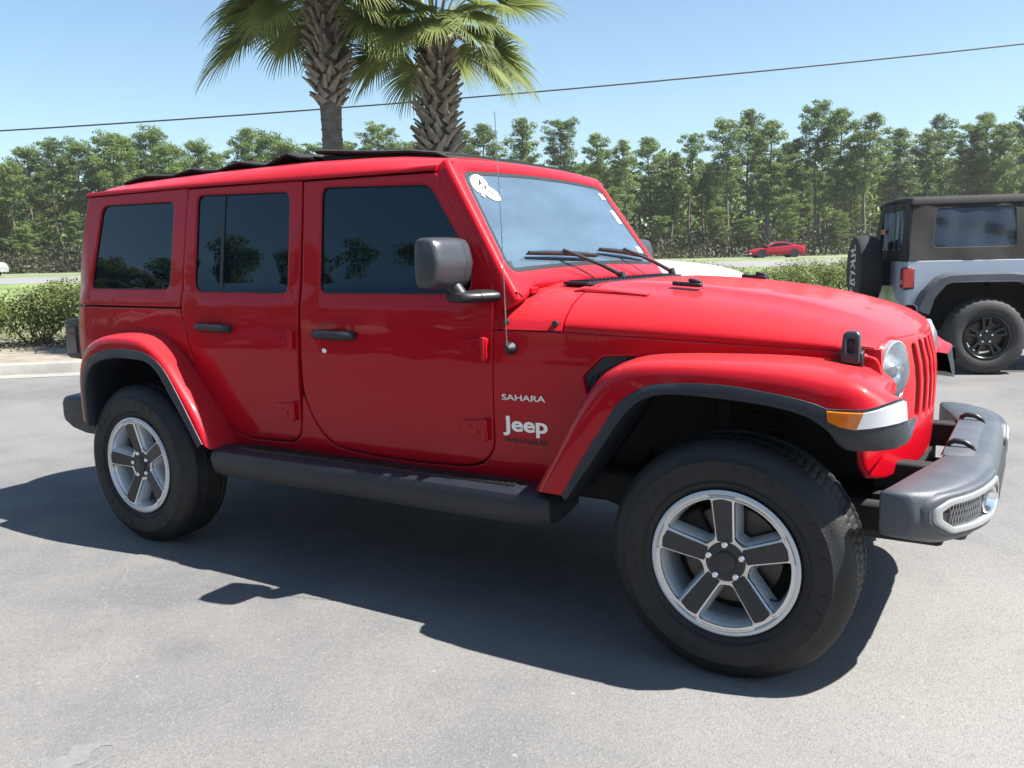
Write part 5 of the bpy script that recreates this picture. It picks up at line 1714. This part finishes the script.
# wheels: black five-spoke rims with knobbly tyres
def jk_wheel(hub):
    b = MB()
    b.lathe([(.235,-.120),(.238,-.132),(.228,-.134),(.218,-.125),(.212,-.10),(.20,-.02),(.20,.08),(.235,.12)], (0,0,0), 'Y', 48)
    rim = b.build('wheel', M['blackmetal'], jk, angle=50)
    b = MB(); holes = []
    for k in range(5):
        a0 = PI/2+2*PI*k/5+PI/5; u = Vector((math.cos(a0), math.sin(a0))); v = Vector((-u.y, u.x))
        holes.append(rc([tuple(u*.195+v*.075), tuple(u*.205), tuple(u*.195-v*.075), tuple(u*.09-v*.022), tuple(u*.09+v*.022)], .012, 3, .05))
        a1 = a0+PI/5; u = Vector((math.cos(a1), math.sin(a1))); v = Vector((-u.y, u.x))
        holes.append(rc([tuple(u*.19+v*.018), tuple(u*.19-v*.018), tuple(u*.11-v*.007), tuple(u*.11+v*.007)], .006, 2, .05))
    panel(b, circ(0,0,.222,60), holes, lambda a, c, d: (a, -.105+.02*max(0, 1-math.hypot(a, c)/.2)+d, c), depth=.05, bev=.006, grid=.05)
    o = b.build('spokes', M['blackmetal'], rim, angle=35); weld(o)
    b = MB(); b.lathe([(0,-.012),(.035,-.012),(.042,-.004),(.042,.02)], (0,-.09,0), 'Y', 24); b.build('hub_cap', M['blackmetal'], rim)
    for k in range(5):
        a0 = PI/2+2*PI*k/5; b = MB(); b.lathe([(0,-.02),(.012,-.018),(.013,0)], (math.cos(a0)*.062,-.09,math.sin(a0)*.062), 'Y', 6); b.build('lug_nut', M['chrome'], rim)
    b = MB(); tyre(b, .415, .27, .235, knobs=34, depth=.018, chunky=True); b.build('tyre', M['rubber_dusty'], rim, angle=30)
    b = MB(); b.lathe([(.0,-.02),(.17,-.02),(.17,.0)], (0,0,0), 'Y', 32); b.build('brake_disc', M['rotor'], rim)
    rim.location = hub
    return rim
w0 = jk_wheel((0, -.80, .413))
for hub, rz in (((0,.80,.413), PI), ((2.42,-.80,.413), 0), ((2.42,.80,.413), PI)):
    c = copy_tree(w0, jk); c.location = hub; c.rotation_euler = (0, 0, rz)
# canvas top
ZT = 1.945
b = MB()
win = rc([(-.50,1.80),(.30,1.81),(.30,1.385),(-.535,1.385)], .05, 4, .08)
def cs(x, z, d):
    y = HW-.005-.11*((z-1.24)/.70)
    w_ = .006*math.sin(x*9+z*7)+.004*math.sin(x*23-z*5)
    return (x, -(y-d+w_), z)
panel(b, rc([(-.80,1.235),(-.745,1.88),(.42,1.90),(.42,1.235)], [.01,.05,.01,.01], 4, .08), [win], cs, depth=.015, bev=.006, grid=.06)
sdp, sdp2 = both('side_canvas', b, M['clothbrown'], jk)
b = MB(); panel(b, offs(win if area2(win) > 0 else win[::-1], -.004), [], lambda x, z, d: (lambda p: (p[0], p[1]+.010+.012*math.sin(z*14+2*math.sin(x*2.2))*math.sin(PI*(z-1.385)/.43)*.8, p[2]))(cs(x, z, d)), depth=.004, bev=.002, grid=.04)
for fl in (False, True):
    b2_ = MB(); b2_.V = list(b.V); b2_.F = list(b.F); b2_.M = list(b.M)
    o = b2_.build('side_window', M['vinyl'], sdp2 if fl else sdp, flip=fl); weld(o)
b = MB(); secs = []
for i, x in enumerate([-.765,-.76,-.74,-.70,-.5,-.2,.1,.42,.43]):
    T = ZT-(.05 if i == 0 else .02 if i == 1 else .006 if i == 2 else 0)-.012*math.sin(PI*max(0, (x+.7))/.56)**2*0
    secs.append([(x, y, z) for y, z in ((-.685,1.855),(-.682,T-.04),(-.64,T-.008),(-.4,T+.006),(0,T+.014),(.4,T+.006),(.64,T-.008),(.682,T-.04),(.685,1.855))])
b.loft(secs, closed=False, cap=False)
o = b.build('roof_canvas', M['cloth'], jk, angle=50); flipcheck(o)
b = MB()
rwn = rc([(-.47,1.36),(.47,1.36),(.44,1.80),(-.44,1.80)], .05, 4, .08)
def rcv(y, z, d): return (-.815+(z-1.235)*.085+d+.008*math.sin(y*17), -y, z)
panel(b, rc([(-.765,1.235),(.765,1.235),(.665,1.90),(-.665,1.90)], .03, 4, .08), [rwn], rcv, depth=.015, bev=.006, grid=.06)
rcn = b.build('rear_canvas', M['cloth'], jk); weld(rcn)
b = MB(); panel(b, offs(rwn if area2(rwn) > 0 else rwn[::-1], -.004), [], lambda y, z, d: (lambda p: (p[0]+.012+.016*math.sin(y*26+6*(z-1.36)), p[1], p[2]))(rcv(y, z, d)), depth=.004, bev=.002, grid=.025)
o = b.build('rear_window', M['vinyl'], rcn); weld(o)
b = MB()
for s in (-1,1): b.tube([(-.72,s*.62,1.24),(-.66,s*.60,1.86),(.42,s*.62,1.88)], .02, 6)
b.box((-.05,0,1.28),(1.3,1.3,.06)); b.build('cabin_frame', M['under'], jk)
# front of the canvas top, windshield and doors' soft upper halves
b = MB()
secs = [[(x, y, z) for y, z in ((-.685,1.24),(-.68,1.86),(-.62,T),(.62,T),(.68,1.86),(.685,1.24))] for x, T in ((.44,1.95),(1.2,1.94),(1.75,1.90))]
b.loft(secs, closed=False, cap=False); o = b.build('front_canvas', M['cloth'], jk, angle=40); flipcheck(o)
b = MB(); b.box((1.86,0,1.58),(.06,1.36,.70), Matrix.Rotation(-.35, 3, 'Y')); b.build('windshield_frame', M['silver_paint'], jk, bevel=.02)
b = MB(); b.box((3.12,0,.62),(.16,1.55,.18)); b.build('front_bumper', M['trim'], jk, bevel=.03)
# spare wheel with its printed cover
b = MB()
SR = .405
b.lathe([(0,-.145),(SR-.05,-.145),(SR-.015,-.135),(SR,-.11),(SR,.06),(SR-.02,.10),(SR-.06,.12),(.1,.12)], (-1.06,.02,1.13), 'X', 56)
cov = b.build('spare_wheel_cover', M['cloth'], jk, angle=40)
b = MB(); b.box((-.87,.02,1.10),(.16,.22,.30)); b.build('spare_carrier', M['under'], cov, bevel=.01)
b = MB()   # white brush-like lettering, running up the cover
rg = random.Random(2)
for (y0, z0, y1, z1, w) in ((-.07,-.27,.10,-.23,.02),(.02,-.30,.03,-.19,.018),(-.10,-.17,.12,-.15,.02),(-.09,-.10,.10,-.13,.018),(-.09,-.17,-.08,-.09,.018),(.11,-.14,.05,-.02,.02),(-.10,-.04,.10,-.01,.022),(-.08,.02,.0,.09,.02),(.0,.09,.10,.03,.02),(-.10,.12,.11,.10,.022),(-.06,.10,-.09,.19,.018),(-.09,.19,.09,.17,.02),(.02,.16,.04,.26,.02),(-.07,.24,.12,.23,.022),(-.08,.24,-.05,.31,.018)):
    y0, y1, w = y0*1.35, y1*1.35, w*1.25
    a_, c_ = Vector((y0, z0)), Vector((y1, z1)); n_ = Vector((-(c_-a_).y, (c_-a_).x)).normalized()*w
    P = []
    for t, k in ((0,.4),(.3,1),(.7,.8),(1,.3)): P.append(a_+(c_-a_)*t+n_*k*.6)
    for t, k in ((1,.3),(.7,.9),(.3,.7),(0,.5)): P.append(a_+(c_-a_)*t-n_*k*.6)
    b.prism([(p.x, p.y) for p in P], lambda y, z: (-1.2075, .02+y, 1.13+z), lambda y, z: (-1.204, .02+y, 1.13+z))
b.build('cover_lettering', M['white_letter'], cov, smooth=False)
b = MB(); b.box((-.79,.0,1.93-.30),(.05,.22,.05)); bl = b.build('brake_light', M['redlens'], jk, bevel=.008)
bl.location = (0, .30, -.05)

# ================================================================== OTHER CARS
def plain_car(name, loc, rz, L, Wd, prof, cabin, wheels, wr, m, label, cat='car', sill=.22):
    """prof: (x, top height, half width); cabin: side outline of the glasshouse; wheels: x of the axles"""
    rt = empty(name, loc, rz); tag(rt, label, cat)
    b = MB(); secs = []
    e0, e1 = prof[0][0], prof[-1][0]
    prof = [tuple(v) for v in resamp(prof, len(prof)*4)]
    prof[0] = (e0,)+prof[0][1:]; prof[-1] = (e1,)+prof[-1][1:]
    for x, z, w in prof:
        zl = sill+(.10 if x in (prof[0][0], prof[-1][0]) else 0)
        secs.append([(x, -w*.93, zl), (x, -w, zl+(z-zl)*.25), (x, -w, zl+(z-zl)*.62), (x, -w*.96, z-.05), (x, -w*.86, z), (x, -w*.4, z+.015), (x, 0, z+.02), (x, w*.4, z+.015), (x, w*.86, z), (x, w*.96, z-.05), (x, w, zl+(z-zl)*.62), (x, w, zl+(z-zl)*.25), (x, w*.93, zl)])
    b.loft(secs)
    bd = b.build('body', m, rt, angle=45); flipcheck(bd)
    zb = min(c[1] for c in cabin); zt = max(c[1] for c in cabin); hw = Wd/2
    def yc(z): return hw*.90-(z-zb)/(zt-zb)*hw*.22
    cab = rc(cabin, .10, 4, .3)
    if area2(cab) < 0: cab = cab[::-1]
    b = MB(); b.prism(cab, lambda x, z: (x, -yc(z), z), lambda x, z: (x, yc(z), z))
    cb = b.build('cabin', m, rt, angle=25, bevel=.04)
    b = MB(); ins = offs(cab, .085)
    b.prism(ins, lambda x, z: (x, -yc(z)-.006, z), lambda x, z: (x, yc(z)+.006, z))
    b.build('side_window', M['darkglass'], cb, angle=25)
    # windshield and rear glass slabs on the sloping ends
    cx = [c for c in cabin]
    for (p, q) in ((cx[0], cx[1]), (cx[2], cx[3])):
        a_, c_ = Vector(p), Vector(q); n_ = Vector((c_.y-a_.y, -(c_.x-a_.x))).normalized()
        mid = sum((Vector(k) for k in cabin), Vector((0, 0)))/len(cabin)
        if n_.dot((a_+c_)/2-mid) < 0: n_ = -n_
        A_, B_ = a_.lerp(c_, .16)+n_*.006, a_.lerp(c_, .86)+n_*.006
        b = MB(); b.add([(A_.x, -yc(A_.y)+.08, A_.y), (A_.x, yc(A_.y)-.08, A_.y), (B_.x, yc(B_.y)-.08, B_.y), (B_.x, -yc(B_.y)+.08, B_.y)], [(0,1,2,3)])
        b.add([(A_.x-n_.x*.02, -yc(A_.y)+.08, A_.y-n_.y*.02), (A_.x-n_.x*.02, yc(A_.y)-.08, A_.y-n_.y*.02), (B_.x-n_.x*.02, yc(B_.y)-.08, B_.y-n_.y*.02), (B_.x-n_.x*.02, -yc(B_.y)+.08, B_.y-n_.y*.02)], [(3,2,1,0)])
        b.build('end_window', M['darkglass'], cb, smooth=False)
    for x in wheels:
        for s in (-1, 1):
            b = MB(); b.lathe([(0,-.10),(wr*1.14,-.10),(wr*1.14,.06)], (x, s*(hw-.10), wr*1.02), 'Y', 28)
            if s > 0: b.V = [(v[0], 2*s*(hw-.10)-v[1], v[2]) for v in b.V]
            b.build('wheel_arch', M['under'], rt)
            b = MB(); b.lathe([(0,-.085),(wr*.58,-.095),(wr*.64,-.105),(wr*.70,-.11),(wr*.95,-.105),(wr,-.08),(wr,.09)], (0,0,0), 'Y', 32)
            w_ = b.build('wheel', M['rubber'], rt, angle=35)
            b = MB(); holes = []
            for k in range(5):
                a0 = 2*PI*k/5; u = Vector((math.cos(a0), math.sin(a0)))*wr; v = Vector((-u.y, u.x))
                holes.append(rc([tuple(u*.54+v*.22), tuple(u*.54-v*.22), tuple(u*.22-v*.05), tuple(u*.22+v*.05)], .02, 2, .1))
            panel(b, circ(0,0,wr*.66,28), holes, lambda a, c, d: (a, -.113+d, c), depth=.02, bev=.004, grid=.1)
            o = b.build('rim', M['alloypaint'], w_); weld(o)
            w_.location = (x, s*(hw-.12), wr); w_.rotation_euler = (0, 0, 0 if s < 0 else PI)
    xf_, xr_ = prof[-1][0], prof[0][0]; zf = prof[-2][1]; zr = prof[1][1]
    for s in (-1, 1):
        b = MB(); b.box((xf_-.06, s*hw*.72, zf-.16), (.16, .34, .11)); b.build('headlight', M['clearlens'], rt, bevel=.03)
        b = MB(); b.box((xr_+.04, s*hw*.72, zr-.16), (.12, .30, .12)); b.build('tail_light', M['redlens'], rt, bevel=.03)
        b = MB(); b.box((cabin[-1][0]-.25 if 0 else max(c[0] for c in cabin)-.30, s*(hw+.04), zb+.06), (.10, .16, .11)); b.build('mirror', m, rt, bevel=.02)
    return rt
# red coupe driving left on the far road
q = at2(772, 72.0, .01)
ang = math.atan2(-SH.y, -SH.x)
cp = plain_car('red_coupe', q, ang, 4.5, 1.78,
    [(-2.22,.80,.70),(-2.15,.93,.80),(-1.8,.96,.86),(-1.2,.95,.88),(-.3,.90,.88),(.7,.84,.88),(1.4,.74,.87),(1.95,.62,.82),(2.18,.52,.74),(2.25,.44,.66)],
    [(-1.85,.88),(-.62,1.25),(.12,1.25),(1.15,.80)], [-1.32,1.32], .33, M['maroon'], 'small dark red coupe with silver wheels on the far road before the pines')
b = MB(); b.box((-2.1,0,1.08),(.22,1.5,.03)); b.box((-2.08,-.6,1.0),(.12,.03,.16)); b.box((-2.08,.6,1.0),(.12,.03,.16)); b.build('spoiler', M['maroon'], cp, bevel=.01)
# white car beyond the red one; only its hood shows
plain_car('white_car', (-3.78, 3.95, 0), R(0), 4.7, 1.86,
    [(-2.35,1.0,.80),(-2.25,1.16,.88),(-1.0,1.20,.93),(.2,1.25,.93),(.9,1.325,.92),(1.25,1.325,.91),(1.6,1.30,.90),(1.95,1.25,.87),(2.2,1.17,.82),(2.32,1.02,.74),(2.36,.85,.68)],
    [(-2.2,1.18),(-1.85,1.72),(.0,1.74),(.75,1.24)], [-1.45,1.45], .37, M['white_paint'], 'white car with a high rounded hood parked behind the red car', sill=.3)
# grey pickup on the far road at the left edge
q = at2(-24, 60, .01)
plain_car('grey_pickup', q, math.atan2(SH.y, SH.x)+R(12), 5.2, 1.9,
    [(-2.6,.95,.86),(-2.5,1.02,.93),(-1.0,1.02,.95),(.3,1.03,.95),(1.2,1.06,.94),(2.3,1.02,.90),(2.55,.85,.84),(2.6,.6,.8)],
    [(-.85,1.0),(-.7,1.72),(.6,1.74),(1.25,1.02)], [-1.6,1.65], .38, mat('grey_car_paint', (.35,.36,.38), .35, coat=1), 'pale grey pickup truck on the road at the left edge of the picture', 'pickup truck', sill=.35)

# ================================================================== WHAT STANDS BEHIND THE PHOTOGRAPHER (seen in the paint and the glass)
rg = random.Random(31)
for i in range(44):
    o = copy_tree(VAR[[4,5,5,4,2][i % 5]][0])
    x = -76+i*2.6+rg.uniform(-1,1); y = -37+rg.uniform(-2,2)
    dd = (Vector((x, y, 0))-C0).dot(FH)
    o.location = (x, y, -.1); s = rg.uniform(.76,.90); o.scale = (s*1.1, s*1.1, s); o.rotation_euler = (0, 0, rg.uniform(0, 6.28))
    tag(o, 'leafy tree behind the photographer, mirrored in the red car\'s side windows', 'tree', 'trees mirrored in the side windows')
SUVP = [(-2.4,1.0,.80),(-2.3,1.08,.90),(-1.0,1.10,.93),(.3,1.12,.93),(1.2,1.08,.92),(2.1,.98,.86),(2.35,.82,.74),(2.4,.65,.68)]
SUVC = [(-2.2,1.08),(-1.85,1.66),(.2,1.68),(1.0,1.08)]
for nm, x, y, rz, mm, lab in (('black_car', -7.4, -9.6, 181, M['blackmetal'], 'black parked car behind the photographer, mirrored in the red front door'),
        ('blue_car', -13.6, -9.2, 178, mat('navy_paint', (.012,.02,.06), .3, coat=1), 'dark blue parked car behind the photographer, mirrored in the red rear door'),
        ('grey_car', -20.2, -9.5, 180, mat('charcoal_paint', (.05,.05,.055), .3, coat=1), 'charcoal parked car behind the photographer, mirrored behind the rear wheel'),
        ('brown_car', -1.2, -10.0, 180, mat('bronze_paint', (.06,.04,.03), .3, coat=1), 'bronze parked car behind the photographer, mirrored by the fender badge')):
    plain_car(nm, (x, y, 0), R(rz), 4.8, 1.86, SUVP, SUVC, [-1.45,1.45], .37, mm, lab, sill=.3)
# ================================================================== HUMID AIR
hb = MB(); hb.box((-20, 40, 20), (460, 420, 0.0001+50))
hz = bpy.data.materials.new('humid_air'); hz.use_nodes = True; nt = hz.node_tree
nt.nodes.clear(); ho = nt.nodes.new('ShaderNodeOutputMaterial'); hv = nt.nodes.new('ShaderNodeVolumePrincipled')
hv.inputs['Color'].default_value = (.92, .95, 1.0, 1); hv.inputs['Density'].default_value = .0004; hv.inputs['Anisotropy'].default_value = .3
lk(nt, hv.outputs[0], ho.inputs['Volume'])
o = hb.build('haze', hz, None, smooth=False); tag(o, 'thin humid haze between the lot and the wood', 'haze', kind='stuff')
